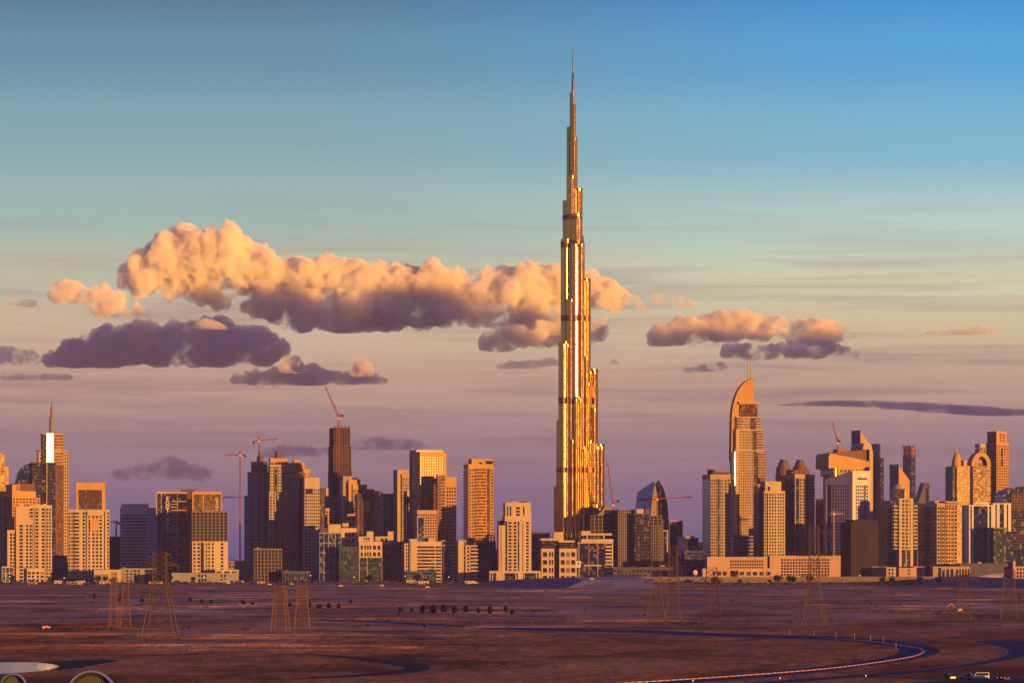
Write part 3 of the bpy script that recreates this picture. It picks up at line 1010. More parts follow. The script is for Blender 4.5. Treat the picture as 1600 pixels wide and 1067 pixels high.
MT['gsail'] = gmat('sail_blue_glass', (.012, .04, .42), .3, 0, curtain=.02)  # reflected blue sky put into the base colour
pointed_tower()

def curved_gold():
    b = Bld("office_tower", "bulky gold tower with a sloping roof canopy and a upright blade on one corner", (1294, 1306, 1363), 6050, 14, "tower", d=60)
    b.block(742, "S1 W10x4 S2", "W1x4", wall='ochre', glass='gbronze', fh=5, par=0); b.block(731, "W2x2 S1 P10x6 N1", "H1", cols=(1300, 1352), v=(-.03, .95), bot=743, wall='ochre', glass='gdark', fh=12)
    mb = MB(); mb.sheet([(b.u(1294), b.z(732)), (b.u(1363), b.z(729)), (b.u(1363), b.z(721)), (b.u(1296), b.z(708)), (b.u(1294), b.z(714))], -b.d / 2 - 2, b.d / 2); mb.make('roof_band', 'ochre', b.root)
    mb = MB(); mb.sheet([(b.u(1298), b.z(710)), (b.u(1359), b.z(722)), (b.u(1359), b.z(702)), (b.u(1310), b.z(706))], -b.d / 2 + 3, b.d / 2 - 2); mb.make('roof_canopy', 'brown', b.root)
    mb = MB(); mb.sheet([(b.u(1359), 0), (b.u(1364.5), 0), (b.u(1364.5), b.z(706)), (b.u(1361), b.z(692)), (b.u(1350), b.z(692)), (b.u(1348), b.z(702)), (b.u(1359), b.z(702))], -b.d / 2 - 2.6, b.d / 2 - 6); mb.make('edge_blade', 'cream', b.root)
    mb = MB(); mb.cyl(b.u(1303), -b.d / 2 - .5, [(6, b.z(745)), (6, b.z(731))], 20); mb.make('gold_drum', 'ggold', b.root)
    b.plant(1314, 1330, 701, 707, (.3, .6), 'rustc'); b.done()
curved_gold()

def domed_pair():
    b = Bld("domed_tower", "gold banded tower with a ribbed half dome and short white spike on the right", (1483, 1495, 1517), 6400, 24, "tower")
    b.block(729, "H1", "G1x3", cols=(1495, 1517), wall='ochre', glass='gbronze', fh=4.6, wallside='slate'); b.block(731, "G1x3", "G1x3", cols=(1490, 1495), v=(.1, .9), wall='slate', glass='gblue')
    mb = MB(); r = 8 * b.s; mb.cyl(b.u(1503), 0, [(r, b.z(732))] + [(r * math.cos(i * .2), b.z(728) + math.sin(i * .2) * 22 * b.s) for i in range(8)], 24); mb.make('dome', 'ochre', b.root)
    b.mast(1503, 696, 708, .9, .5, 'white'); b.block(720, "S1", cols=(1508, 1513), v=(.1, .5), bot=730, wall='ochre'); b.done()
    b = Bld("arched_tower", "gold banded tower with a broad arched head and dark recessed centre", (1514, 1520, 1549), 6500, 12, "tower")
    b.block(728, "H8 N8 H12", "G1", wall='ochre', glass='gbronze', fh=4.8, par=0)
    mb = MB(); out, inn = [], []
    for i in range(17):
        t = math.pi * i / 16
        out.append((b.u(1534) + 16 * b.s * math.cos(t), b.z(728) + 22 * b.s * math.sin(t)))
        inn.append((b.u(1534) + 10 * b.s * math.cos(t), b.z(728) + 15 * b.s * math.sin(t)))
    for i in range(16):
        mb.sheet([inn[i], out[i], out[i + 1], inn[i + 1]], -b.d * .46, b.d * .3)
    mb.make('arched_head', 'ochre', b.root)
    mb = MB(); mb.sheet(inn, -b.d * .2, b.d * .2); mb.make('arch_infill', 'gbronze', b.root); b.done()
    b = Bld("curved_roof_block", "dark block with a curved roof cut off by the right edge", (1562, 1568, 1612), 5800, 8, "tower", d=50)
    k = []
    for i in range(13):
        t = i / 12 * math.pi / 2
        k.append((b.u(1606 - 38 * math.sin(t)), b.z(775 - 16 * math.cos(t))))
    mb = MB(); mb.sheet([(b.u(1568), 0), (b.u(1612), 0), (b.u(1612), b.z(759))] + k, -25, 25); mb.make('glazing', 'gblue', b.root)
    b.block(797, "G1x5", cols=(1574, 1610), v=(-.06, 0), bot=858, wall='slate', glass='gdark', par=0); b.block(770, "W1x6", cols=(1580, 1610), v=(-.05, 0), bot=797, wall='brown', glass='gdark', par=0); b.done()
domed_pair()
# ---------------------------------------------------------------- the city, from left to right
def city():
    T = "office_tower"; A = "apartment_tower"; LO = "low_rise_block"
    # --- left edge
    b = Bld(A, "ochre stepped tower cut off by the left edge of the picture", (-24, -14, 13), 6100, 22)
    b.block(711, "W1x3", cols=(-14, 6), wall='ochre'); b.block(730, "W1x2", cols=(6, 13), wall='ochre', v=(.1, 1)); b.plant(-8, 2, 706, 711, mat='ochre'); b.done()
    b = Bld(A, "orange lit tower with a dark left face and brown rooftop box", (-6, 19, 60), 5900, 42)
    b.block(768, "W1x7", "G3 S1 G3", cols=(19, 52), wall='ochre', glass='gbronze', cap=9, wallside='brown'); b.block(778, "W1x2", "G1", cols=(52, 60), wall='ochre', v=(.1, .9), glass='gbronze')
    b.block(758, "S2 W2x2", "S1", cols=(20, 31), wall='ochre', v=(.05, .5), bot=770); b.plant(31, 57, 755, 768, (.3, .8), 'brown'); b.done()
    b = Bld(A, "greyish beige apartment tower of stepped slabs nearest the left edge", (22, 25, 80), 5560, 12)
    b.block(793, "S22 G1", "S1", cols=(25, 45), wall='cream', v=(.15, 1)); b.block(790, "W6x1 N1 W6x1 S2 W6x1 N1 W6x2 S1", cols=(45, 80), v=(.2, 1), fh=4.8, cap=3)
    b.block(812, "S3 P7x1 S2 P9x2 N1", "P1x3", cols=(25, 51), v=(-.1, .15), fh=5, cap=7, wall='cream'); b.block(829, "S1 P3x2", "W1x3", cols=(12, 25), v=(.1, .8), fh=5.2, cap=3)
    b.block(886, "F1x3", cols=(3, 20), v=(-.5, .2), fh=4, wall='cream', glass='gteal'); b.block(889, "W1x4", cols=(41, 67), v=(-.6, -.1), fh=6, cap=3)
    for c in (31, 56, 66): b.plant(c, c + 6, 787, 791, (.4, .8))
    b.done()
    b = Bld(A, "cream apartment tower with a wide grid framed penthouse block on top", (103, 107, 170), 5560, 8)
    b.block(797, "W9x2 N2 H9 S5 W7x1 N2 S2 W5x1 S2 W20x3 S3 N2 S3 W5x1", "W1x4", wall='cream', fh=5.0, cap=2)
    b.block(755, "S3 G34x7 S5", "W1x3", cols=(119, 164), v=(.2, .85), bot=800, fh=5, wall='ochre', glass='gbronze', cap=10)
    b.block(799, "S1", cols=(136, 161), v=(-.08, .02), bot=804, wall='cream', par=0); b.block(812, "S1", cols=(140, 152), v=(-.06, .02), bot=829, wall='ochre', par=0)
    b.block(902, "F1x6", cols=(103, 146), v=(-.3, .1), fh=3, glass='gteal'); b.done()
    b = Bld(LO, "pale boxy podium with one blank teal wall beside the cream apartment tower", (146, 147, 188), 5500, 6, "building", d=40)
    b.block(891, "S23 S6 P6x2 S6", cols=(147, 188), wall='cream', fh=5, cap=3); b.block(898, "S1", cols=(147, 170), v=(-.15, 0), wall='teal'); b.done()
    b = Bld("construction_tower", "dark unfinished block in the gap beside the striped office block", (170, 173, 187), 6000, 12, "tower", d=30)
    b.block(838, "C1x4", wall='slate', glass='void', par=0, fh=4); b.block(848, "C1x2", cols=(181, 187), v=(-.2, 0), wall='slate', glass='void', par=0); b.mast(182, 821, 838, .8); b.done()
    b = Bld(T, "white and blue office block with bold horizontal stripes", (186, 230, 242), 5800, -20)
    b.block(794, "H1", "S1", wall='white', glass='gblue', fh=4.9, cap=8); 
    for c in (188, 200, 214, 226): b.mast(c, 783, 790, .7, .1, 'white')
    b.block(787, "S1", "S1", cols=(187, 229), v=(.05, .2), bot=796, wall='white', par=0); b.done()
    b = Bld("hotel_tower", "dark glass hotel block with vertical white lettering down its front", (241, 244, 346), 5620, 5, "hotel", d=45)
    b.block(769, "S1.5 G6x2 S1 N24 S.5", "G1x4", cols=(244, 277), wall='pink', glass='gdark', cap=2)
    b.block(769, "N1", "N1", cols=(277, 292), wall='pink', v=(.02, 1), glass='gdark', cap=2); b.block(769, "S.6 N5 S.6 N9 S.6", cols=(300, 346), wall='ochre', glass='ggold', cap=3, v=(.02, 1))
    b.block(776, "V1x3", cols=(291, 301), wall='ochre', glass='ggold', v=(.3, 1), par=0); b.plant(282, 304, 764, 778, (.05, .6), 'brown')
    mb = b.m('facade', 'pink'); y = -b.d / 2
    for i in range(23):                     # pale rungs across the dark glass
        zz = b.z(783) - i * b.s * 4.6
        mb.box(b.u(267), b.u(277), y - .3, y + .6, zz - .55, zz + .55)
        if i % 3 == 0: mb.box(b.u(277.6), b.u(291.4), y + .2, y + 1.6, zz - .6, zz + .6)
    mb.box(b.u(276.7), b.u(277.5), y - .5, y + 2, 0, b.z(770))
    b.lettering("ROOTANGSS", 261.5, 776, 832, 'wlet'); b.lettering("OSOC", 338, 777, 798, 'wlet'); b.done()
    b = Bld("construction_tower", "half clad tower with bare rusty upper floors and cream lower walls", (292, 300, 355), 5530, 10)
    b.block(800, "C1x9", "C1x3", wall='tan', glass='void', par=0, fh=4.6); b.block(847, "S1 W5x1 S1 W6x1 N5 S2 W8x2 S1 W5x1 S9 W6x1 S6", "W1x3", v=(-.06, .9), wall='cream', fh=5.2)
    b.plant(316, 336, 796, 800, (.2, .8), 'tan')
    for c in (302, 311, 341, 346, 350, 354): b.mast(c, 795, 800, .4, .1, 'dark')
    b.done()
    b = Bld(LO, "long grey low podium under the half clad tower", (266, 268, 372), 5500, 3, "building", d=40)
    b.block(896, "S40 W14x3 S20 W10x2 S18", wall='grey', fh=6); b.block(891, "W1x3", cols=(336, 372), v=(.1, .9), fh=6); b.done()
    # --- low infill between the towers
    for lab, x, Y, top, fr, w in (("low tan unfinished block at the foot of the dusky stepped tower", (394, 397, 440), 5590, 858, "C1x8", 'tan'), ("low hazy shed in the gap right of the half clad tower", (355, 357, 383), 5640, 877, "W1x5", 'grey'),
                              ("long grey low block under the striped office block", (185, 187, 243), 5560, 889, "S3 W8x4 S2 G6x3", 'grey'), ("low dark arcade at the foot of the dark purple slab", (439, 441, 498), 5570, 893, "V1x12", 'slate'),
                              ("small bluish block in the gap between the two left apartment towers", (79, 81, 104), 5600, 869, "S1 G4x3 S1 G2x1", 'slate'), ("dark low block behind the small orange columned one", (1066, 1069, 1101), 5750, 862, "G1x5", 'slate'),
                              ("low rough shed roofed block below the tan houses", (1030, 1033, 1072), 5640, 884, "W1x6", 'beige'), ("narrow dark block in the gap left of the white tower's podium", (742, 744, 766), 5575, 880, "W1x4", 'slate')):
        b = Bld(LO, lab, x, Y, 6, "building", d=30); b.block(top, fr, wall=w, glass='void' if fr[0] == 'C' else 'gblue', fh=5); b.plant(x[1] + 4, x[1] + 10, top - 3, top, (.3, .7), w); b.done()
    # --- slim towers left of centre
    b = Bld("residential_tower", "dusky grey stepped tower behind the taller hammerhead crane", (380, 412, 421), 6300, -38)
    b.block(775, "W6x2 G3 W6x3 G2 W4x2", wall='grey', glass='gdark', fh=5); b.block(738, "W5x2 N4 W5x2 N4 W3x1", cols=(385, 412), v=(.03, .95), wall='grey', fh=5); b.block(722, "N2 S3 N3 S2", cols=(389, 410), v=(.2, .8), wall='slate'); b.plant(397, 405, 712, 722, mat='brown', round_=True); b.done()
    b = Bld("residential_tower", "tower with an orange crown and a short round brown rooftop tank", (418, 422, 449), 6150, 14)
    b.block(728, "W6x2 N5 W7x2 N3 W5x1", wall='cream', glass='ggreen', fh=4.8); b.block(717, "W1x5", cols=(423, 449), v=(.1, .9), wall='ochre', cap=5); b.plant(431, 438, 704, 717, mat='brown', round_=True)
    b.block(770, "W1x2", cols=(420, 430), v=(-.2, 0)); b.done()
    b = Bld("residential_tower", "broad tower whose bright orange stepped head rises behind a dark slab", (444, 450, 484), 6220, 18)
    b.block(734, "W1x6", wall='ochre', cap=4); b.block(724, "S2 W3x2 S2", cols=(450, 476), v=(.1, .9), wall='ochre', cap=4); b.plant(460, 470, 719, 724, mat='ochre'); b.done()
    b = Bld(T, "dark purple glass slab with no light on its face", (441, 467, 474), 5850, -44)
    b.block(738, "G1x6", "G1x2", wall='brown', glass='gdark', fh=5, cap=1); b.done()
    b = Bld("residential_tower", "sunlit grid fronted tower with a dark band under its plain head", (472, 476, 499), 5790, 12)
    b.block(747, "W5x1 W12x4 W6x2", wall='cream', fh=5, cap=16); b.block(763, "N1", cols=(477, 489), v=(-.06, .0), bot=771, par=0, glass='gdark'); b.block(763, "G1", "G1", cols=(499, 507), v=(.1, .9), wall='brown', glass='gbronze')
    b.mast(493, 735, 747, .5); b.done()
    b = Bld(LO, "small stepped cream and teal block squeezed beside the unfinished bronze skyscraper", (506, 510, 534), 6000, 14, "building")
    b.block(776, "S3 G5x3 S2", wall='teal', glass='ggreen', cap=8); b.block(764, "S1", cols=(510, 516), v=(.2, .8), wall='cream'); b.block(795, "P1x3", cols=(507, 520), v=(-.5, 0), wall='pink', cap=3); b.done()
    b = Bld("residential_tower", "stepped beige tower descending to the right like a staircase", (529, 536, 583), 6120, 14)
    b.block(745, "S2 G5x2", cols=(536, 550), wall='beige', cap=8); b.block(750, "S1 W4x3", cols=(544, 562), v=(-.1, .9), wall='ochre', cap=14); b.block(758, "W1x4", cols=(550, 572), v=(-.18, .8), wall='ochre', cap=7); b.block(765, "S1 W3x2 S1", cols=(566, 583), v=(-.2, .7), wall='ochre', cap=3)
    b.plant(553, 560, 746, 750, mat='beige'); b.done()
    b = Bld("residential_tower", "dark tower with one tall plain sunlit panel on its front", (554, 558, 582), 5900, 12)
    b.block(773, "S1 G6x2 N10 G6x2 S1", "G1", wall='slate', glass='gbronze', fh=5); b.block(782, "S1", cols=(565, 578), v=(-.08, .1), bot=800, wall='ochre'); b.block(800, "S1 H1", cols=(565, 572), v=(-.08, .1), wall='pink'); b.done()
    b = Bld(LO, "small pink block with six big square windows", (541, 543, 555), 5860, 8, "building", d=20)
    b.block(804, "P1x2", wall='pink', fh=8, cap=2); b.done()
    b = Bld("residential_tower", "narrow dark slab behind the pale column fronted block", (579, 592, 597), 6300, -40)
    b.block(768, "G1x3", wall='slate', glass='gdark'); b.done()
    b = Bld("residential_tower", "pale block with white upright columns", (592, 596, 609), 6120, 18)
    b.block(775, "S3 G1 W6x2", wall='white', fh=5); b.plant(598, 607, 771, 775, mat='slate'); b.done()
    b = Bld("residential_tower", "greyish block with closely set upright window bays left of the beige tower", (606, 608, 621), 6100, 10)
    b.block(772, "V1x4", wall='grey', fh=5); b.done()
    b = Bld("residential_tower", "beige tower with a dark left flank and twin rooftop boxes", (617, 628, 651), 6000, 28)
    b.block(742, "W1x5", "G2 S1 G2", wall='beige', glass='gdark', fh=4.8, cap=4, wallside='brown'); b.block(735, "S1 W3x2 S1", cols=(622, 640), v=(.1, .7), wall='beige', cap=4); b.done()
    b = Bld("residential_tower", "slim lit tower with a black cap in front of the beige one", (630, 633, 649), 5900, 12)
    b.block(788, "S2 W8x3 S1", wall='cream', fh=5); b.block(776, "G1", cols=(633, 649), v=(-.05, .9), bot=790, wall='brown', par=0.5); b.block(768, "S1", cols=(633, 641), v=(.2, .8), wall='cream'); b.done()
    b = Bld(T, "tall golden gridded slab with a white topped roof and dark left face", (639, 656, 693), 5725, 26)
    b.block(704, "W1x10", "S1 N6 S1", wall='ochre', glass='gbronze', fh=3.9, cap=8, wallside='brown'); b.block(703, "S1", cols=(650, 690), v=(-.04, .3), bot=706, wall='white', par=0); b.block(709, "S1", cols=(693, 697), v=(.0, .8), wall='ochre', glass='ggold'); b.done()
    b = Bld(T, "pink gridded annex at the foot of the tall golden slab", (648, 652, 683), 5590, 12)
    b.block(798, "W1x8", wall='pink', fh=4, cap=4); b.block(808, "S1 N6 S1", cols=(651, 663), v=(-.2, 0), wall='grey', glass='gblue'); b.done()
    b = Bld("residential_tower", "orange tower half of brown balconied bays and half of punched windows", (675, 678, 713), 5676, 10)
    b.block(757, "B1", cols=(678, 684), wall='brown', glass='gbronze', v=(.2, 1)); b.block(743, "W3x1 B8 S1", cols=(684, 696), wall='beige', glass='gbronze', v=(0, 1)); b.block(746, "S1 W12x4", cols=(696, 713), v=(.05, .95), wall='ochre', cap=14, fh=5)
    b.block(763, "G1", cols=(698, 710), v=(.03, .1), bot=768, par=0); b.mast(702, 738, 745, .5); b.done()
    b = Bld("residential_tower", "broad orange tower of stacked balconies standing apart left of the tallest tower", (724, 732, 771), 5850, 11)
    b.block(726, "W9x2 H2 B18 S1 G5x2 W6x1", "B1", wall='ochre', glass='gbronze', fh=4.7, cap=6); b.block(718, "S2 N1 S3", cols=(738, 771), v=(.1, .8), wall='ochre', cap=4); b.block(720, "N1", cols=(760, 771), v=(.05, .15), wall='brown', par=.5); b.plant(738, 748, 716, 720, (.3, .7), 'beige'); b.done()
    # --- front row of low blocks
    b = Bld(LO, "blue glass low block with a white framed bay and cream roof boxes", (495, 499, 533), 5560, 8, "building", d=50)
    b.block(833, "F14x2 S.6 F10x1 S.6 N9", wall='grey', glass='gblue', fh=4.6); b.block(826, "S1", cols=(502, 514), v=(.4, .9), wall='slate'); b.block(820, "S1", cols=(515, 534), v=(.4, .9), wall='cream'); b.done()
    b = Bld(LO, "cream topped low block with small upright windows between two glass blocks", (529, 533, 557), 5620, 8, "building", d=50)
    b.block(826, "S2 P7x3 S1", wall='cream', glass='gblue', fh=9, cap=4); b.block(818, "W1x3", cols=(537, 546), v=(.3, .8), wall='cream', cap=3); b.done()
    b = Bld(LO, "teal glass low block with faint pale floor lines", (529, 530, 560), 5540, 3, "building", d=45)
    b.block(855, "F12x2 N4 F10x3", wall='slate', glass='gteal', fh=5); b.done()
    b = Bld(LO, "cream low block with tall windows over a green glass base", (559, 561, 597), 5550, 6, "building", d=50)
    b.block(847, "S1 P3x1 S.6 P7x3 S.6 P8x2 S1", cols=(561, 597), bot=871, wall='cream', fh=8, cap=3); b.block(870, "S1 G11x2 S1 G22x4", wall='pink', glass='ggreen', fh=10, par=0, v=(.03, 1)); b.block(839, "S4 W6x3 S3", cols=(561, 584), v=(.2, .8), wall='cream'); b.block(831, "S1", cols=(575, 585), v=(.5, .9), wall='cream'); b.done()
    b = Bld(LO, "dark purple glass low block carrying a cream penthouse", (597, 598, 632), 5600, 4, "building", d=55)
    b.block(851, "G1x9", wall='slate', glass='gdark', fh=4); b.block(839, "S3 P5x2 S2", cols=(587, 612), v=(.3, .9), wall='cream', fh=8); b.block(831, "S1", cols=(607, 617), v=(.4, .9), wall='cream'); b.done()
    b = Bld(LO, "long low cream block with a tall blank stair shaft and banded windows", (629, 632, 690), 5560, 6, "building", d=45)
    b.block(850, "S2 P6x2 S1", cols=(632, 640), wall='cream', fh=5); b.block(843, "N1 S7", cols=(640, 651), v=(-.05, .8), wall='cream'); b.block(847, "S1 H24 S1 H8", cols=(651, 690), v=(.04, 1), wall='cream', fh=4.8, cap=5); b.block(841, "S1", cols=(671, 681), v=(.4, .9), wall='pink'); b.block(893, "G1x8", cols=(632, 680), v=(-.4, 0), wall='slate', glass='gteal'); b.done()
    b = Bld(LO, "dark blue banded low block between the two cream ones", (689, 692, 715), 5580, 8, "building", d=45)
    b.block(852, "G8x2 H7", wall='cream', glass='gblue', fh=4.8); b.block(845, "S1", cols=(691, 697), v=(.2, .8), wall='cream'); b.done()
    b = Bld(LO, "cream low block with a windowless slab and a stack of rounded balconies", (714, 716, 746), 5560, 6, "building", d=40)
    b.block(845, "S8 N3", cols=(716, 728), wall='cream'); b.block(853, "S1 W5x1 S1 B11", "B1", cols=(728, 746), v=(0, .9), wall='cream', fh=5); b.done()
    b = Bld(LO, "dark low block in shade between the balconied block and the white tower", (744, 746, 779), 5680, 5, "building", d=60)
    b.block(860, "G1x5", wall='slate', glass='gdark', fh=5); b.block(846, "C1x3", cols=(748, 770), v=(.4, .9), wall='slate', glass='void', par=0); b.block(837, "C1x2", cols=(766, 776), v=(.3, .8), wall='beige', glass='void', par=0); b.done()
    b = Bld(A, "pale cream stepped tower standing clear on the front row left of the tallest tower", (777, 779, 830), 5540, 5, "tower", d=42)
    b.block(822, "S3 N1.2 S6", cols=(779, 789), v=(-.1, .6), wall='cream'); b.block(814, "G1", cols=(779, 788), v=(.2, .5), bot=823, wall='slate')
    b.block(807, "N3 S.5 P6x1 S.5 P6x1 S.6 N2 S4 N1 S3 P5x1 S2.4", "W1x3", cols=(789, 830), wall='cream', fh=5.0, cap=7); b.block(786, "S2 N2 S2 N2 S5 P8x1 S3 N2 S9", cols=(790, 830), v=(.06, .95), bot=812, wall='cream', fh=5.4, cap=5)
    b.plant(801, 818, 783, 787, (.3, .8)); b.plant(818, 823, 783, 787, (.1, .4), 'dark'); b.done()
    b = Bld(LO, "pale framed podium round the foot of the cream stepped tower", (764, 765, 845), 5510, 3, "building", d=28)
    b.block(893, "S1 G2x1 S1 G4x2 S1 S9 G13x4 S1 N2 S6 N1 S1 G14x5 S1 G2x1 S2.5", wall='cream', glass='gdark', fh=4, cap=2); b.done()
    b = Bld(LO, "drab brown slab behind the cream framed low block", (829, 831, 860), 5720, 5, "building", d=40)
    b.block(832, "G3x2 S1 G3x2", wall='slate', glass='gbronze'); b.done()
    b = Bld(LO, "low block with two cream window frames either side of a dark recess", (844, 846, 901), 5560, 3, "building", d=45)
    b.block(858, "S.5 P7x1 S.5 P6x2 S.5", cols=(846, 866), wall='cream', glass='gdark', fh=12, cap=2); b.block(858, "S.5 P8x1 S.5 P5x2 S.5 P8x1 S.5", cols=(874, 901), wall='cream', glass='gdark', fh=12, cap=2)
    b.block(843, "G1x5", cols=(847, 866), v=(.1, .9), bot=858, wall='brown', par=0); b.block(841, "S1", cols=(845, 867), v=(.05, .95), bot=844, wall='cream', par=0); b.block(846, "G1x5", cols=(874, 900), v=(.1, .9), bot=858, wall='brown', par=0); b.block(844, "S1", cols=(873, 898), v=(.05, .95), bot=847, wall='cream', par=0)
    b.block(832, "S1", cols=(866, 881), v=(.3, .8), wall='cream'); b.block(851, "N1", cols=(866, 874), v=(.2, .9), wall='slate'); b.done()
    b = Bld(LO, "low block with two cream roof canopies over a big framed dark window", (901, 903, 958), 5570, 4, "building", d=48)
    b.block(848, "N1 S.5 N10 S.4 N9 S.5 N8 H7 S1", wall='cream', glass='gdark', fh=5); mb = b.m('canopy', 'cream')
    for q0, q1, a, c in ((833, 836, 908, 956), (842, 847, 908, 958)): mb.box(b.u(a), b.u(c), -b.d / 2 - 3, b.d / 2 + 1, b.z(q1), b.z(q0))
    for c in (918, 944): mb.box(b.u(c - 1), b.u(c + 1), -b.d / 2 + 3, b.d / 2 - 3, b.z(842), b.z(836))
    mb.box(b.u(912), b.u(940), -b.d / 2 - .6, -b.d / 2 + .6, b.z(884), b.z(882)); b.plant(910, 924, 829, 833, (.3, .8)); b.done()
    # --- right of the tallest tower
    b = Bld("construction_site_block", "unfinished dark block with a tilted concrete roof shell", (919, 923, 966), 5800, 6, "building", d=50)
    b.block(805, "C1x7", wall='tan', glass='void', par=0, fh=5.4); b.block(797, "C1x2", cols=(948, 962), v=(.4, .9), wall='tan', glass='void', par=0)
    mb = MB(); mb.sheet([(b.u(933), b.z(805)), (b.u(955), b.z(803)), (b.u(956), b.z(792)), (b.u(945), b.z(790)), (b.u(941), b.z(797))], -b.d / 2 - 2, 6); mb.make('roof_shell', 'tan', b.root); b.done()
    b = Bld("construction_tower", "grey half built tower wrapped in a fine scaffold grid", (963, 966, 991), 5760, 8, "tower", d=40)
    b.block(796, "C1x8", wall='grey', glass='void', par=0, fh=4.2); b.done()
    b = Bld(T, "plain inky blue block with one pale notch at its top", (989, 991, 1015), 5740, 5, "tower", d=40)
    b.block(803, "G1x6", wall='slate', glass='gdark', fh=5); b.block(796, "S1", cols=(995, 1006), v=(.1, .6), wall='cream'); b.block(796, "S1", cols=(1009, 1015), v=(.2, .7), wall='brown'); b.done()
    b = Bld("construction_tower", "dim unfinished slab with curved floor edges below the pointed blue tower", (1014, 1017, 1043), 5800, 8, "tower", d=40)
    b.block(812, "C6x3 C4x3", cols=(1017, 1036), wall='tan', glass='void', par=0, fh=4.4); b.block(806, "C1x3", cols=(1014, 1034), v=(-.05, .6), bot=820, wall='tan', glass='void', par=0); b.block(829, "N3 S1", cols=(1036, 1044), wall='pink'); b.done()
    b = Bld(LO, "long dim low hall with a pale roof edge behind the viaduct", (957, 958, 1052), 5560, 2, "building", d=60)
    b.block(887, "W1x16", wall='slate', glass='gdark', fh=6, cap=2); b.done()
    b = Bld(T, "square brown and purple block right of the pointed blue tower", (1043, 1046, 1067), 6500, 6, "tower", d=40)
    b.block(814, "N16 S1.5", wall='ochre', glass='gbronze', bot=838); b.block(838, "N16 S1.5", wall='pink', glass='gdark', par=0); b.done()  # warmer upper materials put the sunlit half into the colour
    b = Bld(LO, "flat tan roofed dark block near the blue flanked twin tower", (1064, 1067, 1092), 6300, 6, "building", d=60)
    b.block(841, "G1x5", wall='slate', glass='gblue'); b.block(837, "S1", cols=(1064, 1084), v=(-.05, 1), bot=841, wall='beige', par=0); b.done()
    b = Bld(LO, "cluster of small tan houses low behind the pylons", (1036, 1038, 1072), 5900, 6, "building", d=50)
    b.block(874, "S2 P4x1 S3 P4x1 S2", wall='beige'); b.block(866, "S1 P3x1", cols=(1044, 1052), v=(.2, .8), wall='beige'); b.block(869, "P1x2", cols=(1056, 1064), v=(.1, .7), wall='cream'); b.done()
    b = Bld(LO, "small orange block of two stout columns beside the blue flanked twin tower", (1086, 1088, 1109), 5900, 8, "building", d=30)
    b.block(855, "S3 N2", cols=(1088, 1096), wall='ochre'); b.block(848, "S1 P4x1 S2", cols=(1096, 1108), v=(-.1, .9), wall='pink'); b.block(872, "N1", wall='slate', glass='gblue', v=(-.2, 0)); b.done()
    b = Bld("residential_tower", "curved beige tower with a blue glass flank left of the sail topped tower", (1100, 1110, 1142), 5750, 10)
    b.block(742, "H2 W9x3 N3 W6x2 S1 W9x2 S1", "N1", wall='beige', glass='ggreen', fh=4.6, cap=6); b.plant(1112, 1117, 732, 741, mat='brown', round_=True); b.plant(1118, 1122, 733, 741, mat='brown'); b.block(738, "G1", cols=(1116, 1142), v=(.2, .8), wall='brown', bot=744, glass='gdark'); b.done()
    b = Bld("residential_tower", "gold glazed tower with a stepped cream head in front of the sail topped tower", (1186, 1194, 1227), 5650, 9)
    b.block(768, "W4x1 N2 S1 W12x3 S1 W11x3 S1", "W1x3", wall='cream', glass='ggreen', fh=4.6, cap=2); b.block(753, "S1 N1 S5", cols=(1197, 1222), v=(.1, .8), wall='cream', cap=7); b.plant(1193, 1201, 745, 753, (.5, .9), 'brown'); b.block(762, "G1", "G1", cols=(1188, 1197), v=(.3, 1), wall='brown', glass='gbronze'); b.done()
    b = Bld("residential_tower", "wide brown tower topped by two round turrets", (1214, 1242, 1275), 5800, 40)
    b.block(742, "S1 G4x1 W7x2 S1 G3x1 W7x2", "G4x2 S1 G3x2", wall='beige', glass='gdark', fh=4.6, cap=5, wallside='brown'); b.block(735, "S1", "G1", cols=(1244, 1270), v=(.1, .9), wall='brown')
    for c, v in ((1229, (.55, .95)), (1262, (.1, .5))):
        for r, q0, q1 in ((14, 742, 728), (10, 729, 722), (7, 723, 717)):
            mb = MB(); x, y = (b.u(1246), b.d * .22) if c < 1240 else (b.u(1266), -b.d * .02); mb.cyl(x, y, [(r * b.s * .8, b.z(q0) - 1), (r * b.s * .8, b.z(q1))], 20); mb.make('turret', 'brown' if r != 7 else 'slate', b.root)
    b.done()
    b = Bld("hotel_block", "long low pink hotel with rows of square windows facing the viaduct", (1104, 1105, 1315), 5560, 1.5, "hotel", d=40)
    b.block(871, "S6 P9x14 S1", cols=(1105, 1199), wall='pink', fh=4.4, cap=3); b.block(869, "S2 P9x17 S2", cols=(1203, 1314), v=(.02, 1), wall='pink', fh=4.4, cap=3); b.block(875, "N1", cols=(1199, 1203), v=(.2, 1), wall='slate'); b.done()
    b = Bld(LO, "paler single storey wing of wide bays in front of the long pink hotel", (1097, 1098, 1210), 5490, 1.5, "building", d=18)
    b.block(889, "S3 W6x3 S1 G3x1 W12x5 S1", wall='pink', fh=7, cap=2); b.done()
    b = Bld(T, "dark slab with a thin lit edge behind the turreted tower", (1275, 1289, 1293), 6300, -35)
    b.block(780, "G1x3", "W1x2", wall='pink', glass='gdark'); b.done()
    b = Bld(LO, "low roofs and a small pale vault behind the right end of the pink hotel", (1270, 1272, 1300), 5900, 4, "building", d=60)
    b.block(868, "G1x4", wall='slate', glass='gdark'); mb = MB(); mb.sheet([(b.u(1277) + (b.u(1295) - b.u(1277)) * (.5 - .5 * math.cos(i * math.pi / 10)), b.z(868) + 4 * math.sin(i * math.pi / 10)) for i in range(10, -1, -1)], -10, 10); mb.make('vault', 'cream', b.root); b.done()
    # --- right cluster
    b = Bld(T, "white framed blue tower with a slanting roofline and lit pink right face", (1293, 1332, 1362), 5700, 46)
    hs = b.z(735)
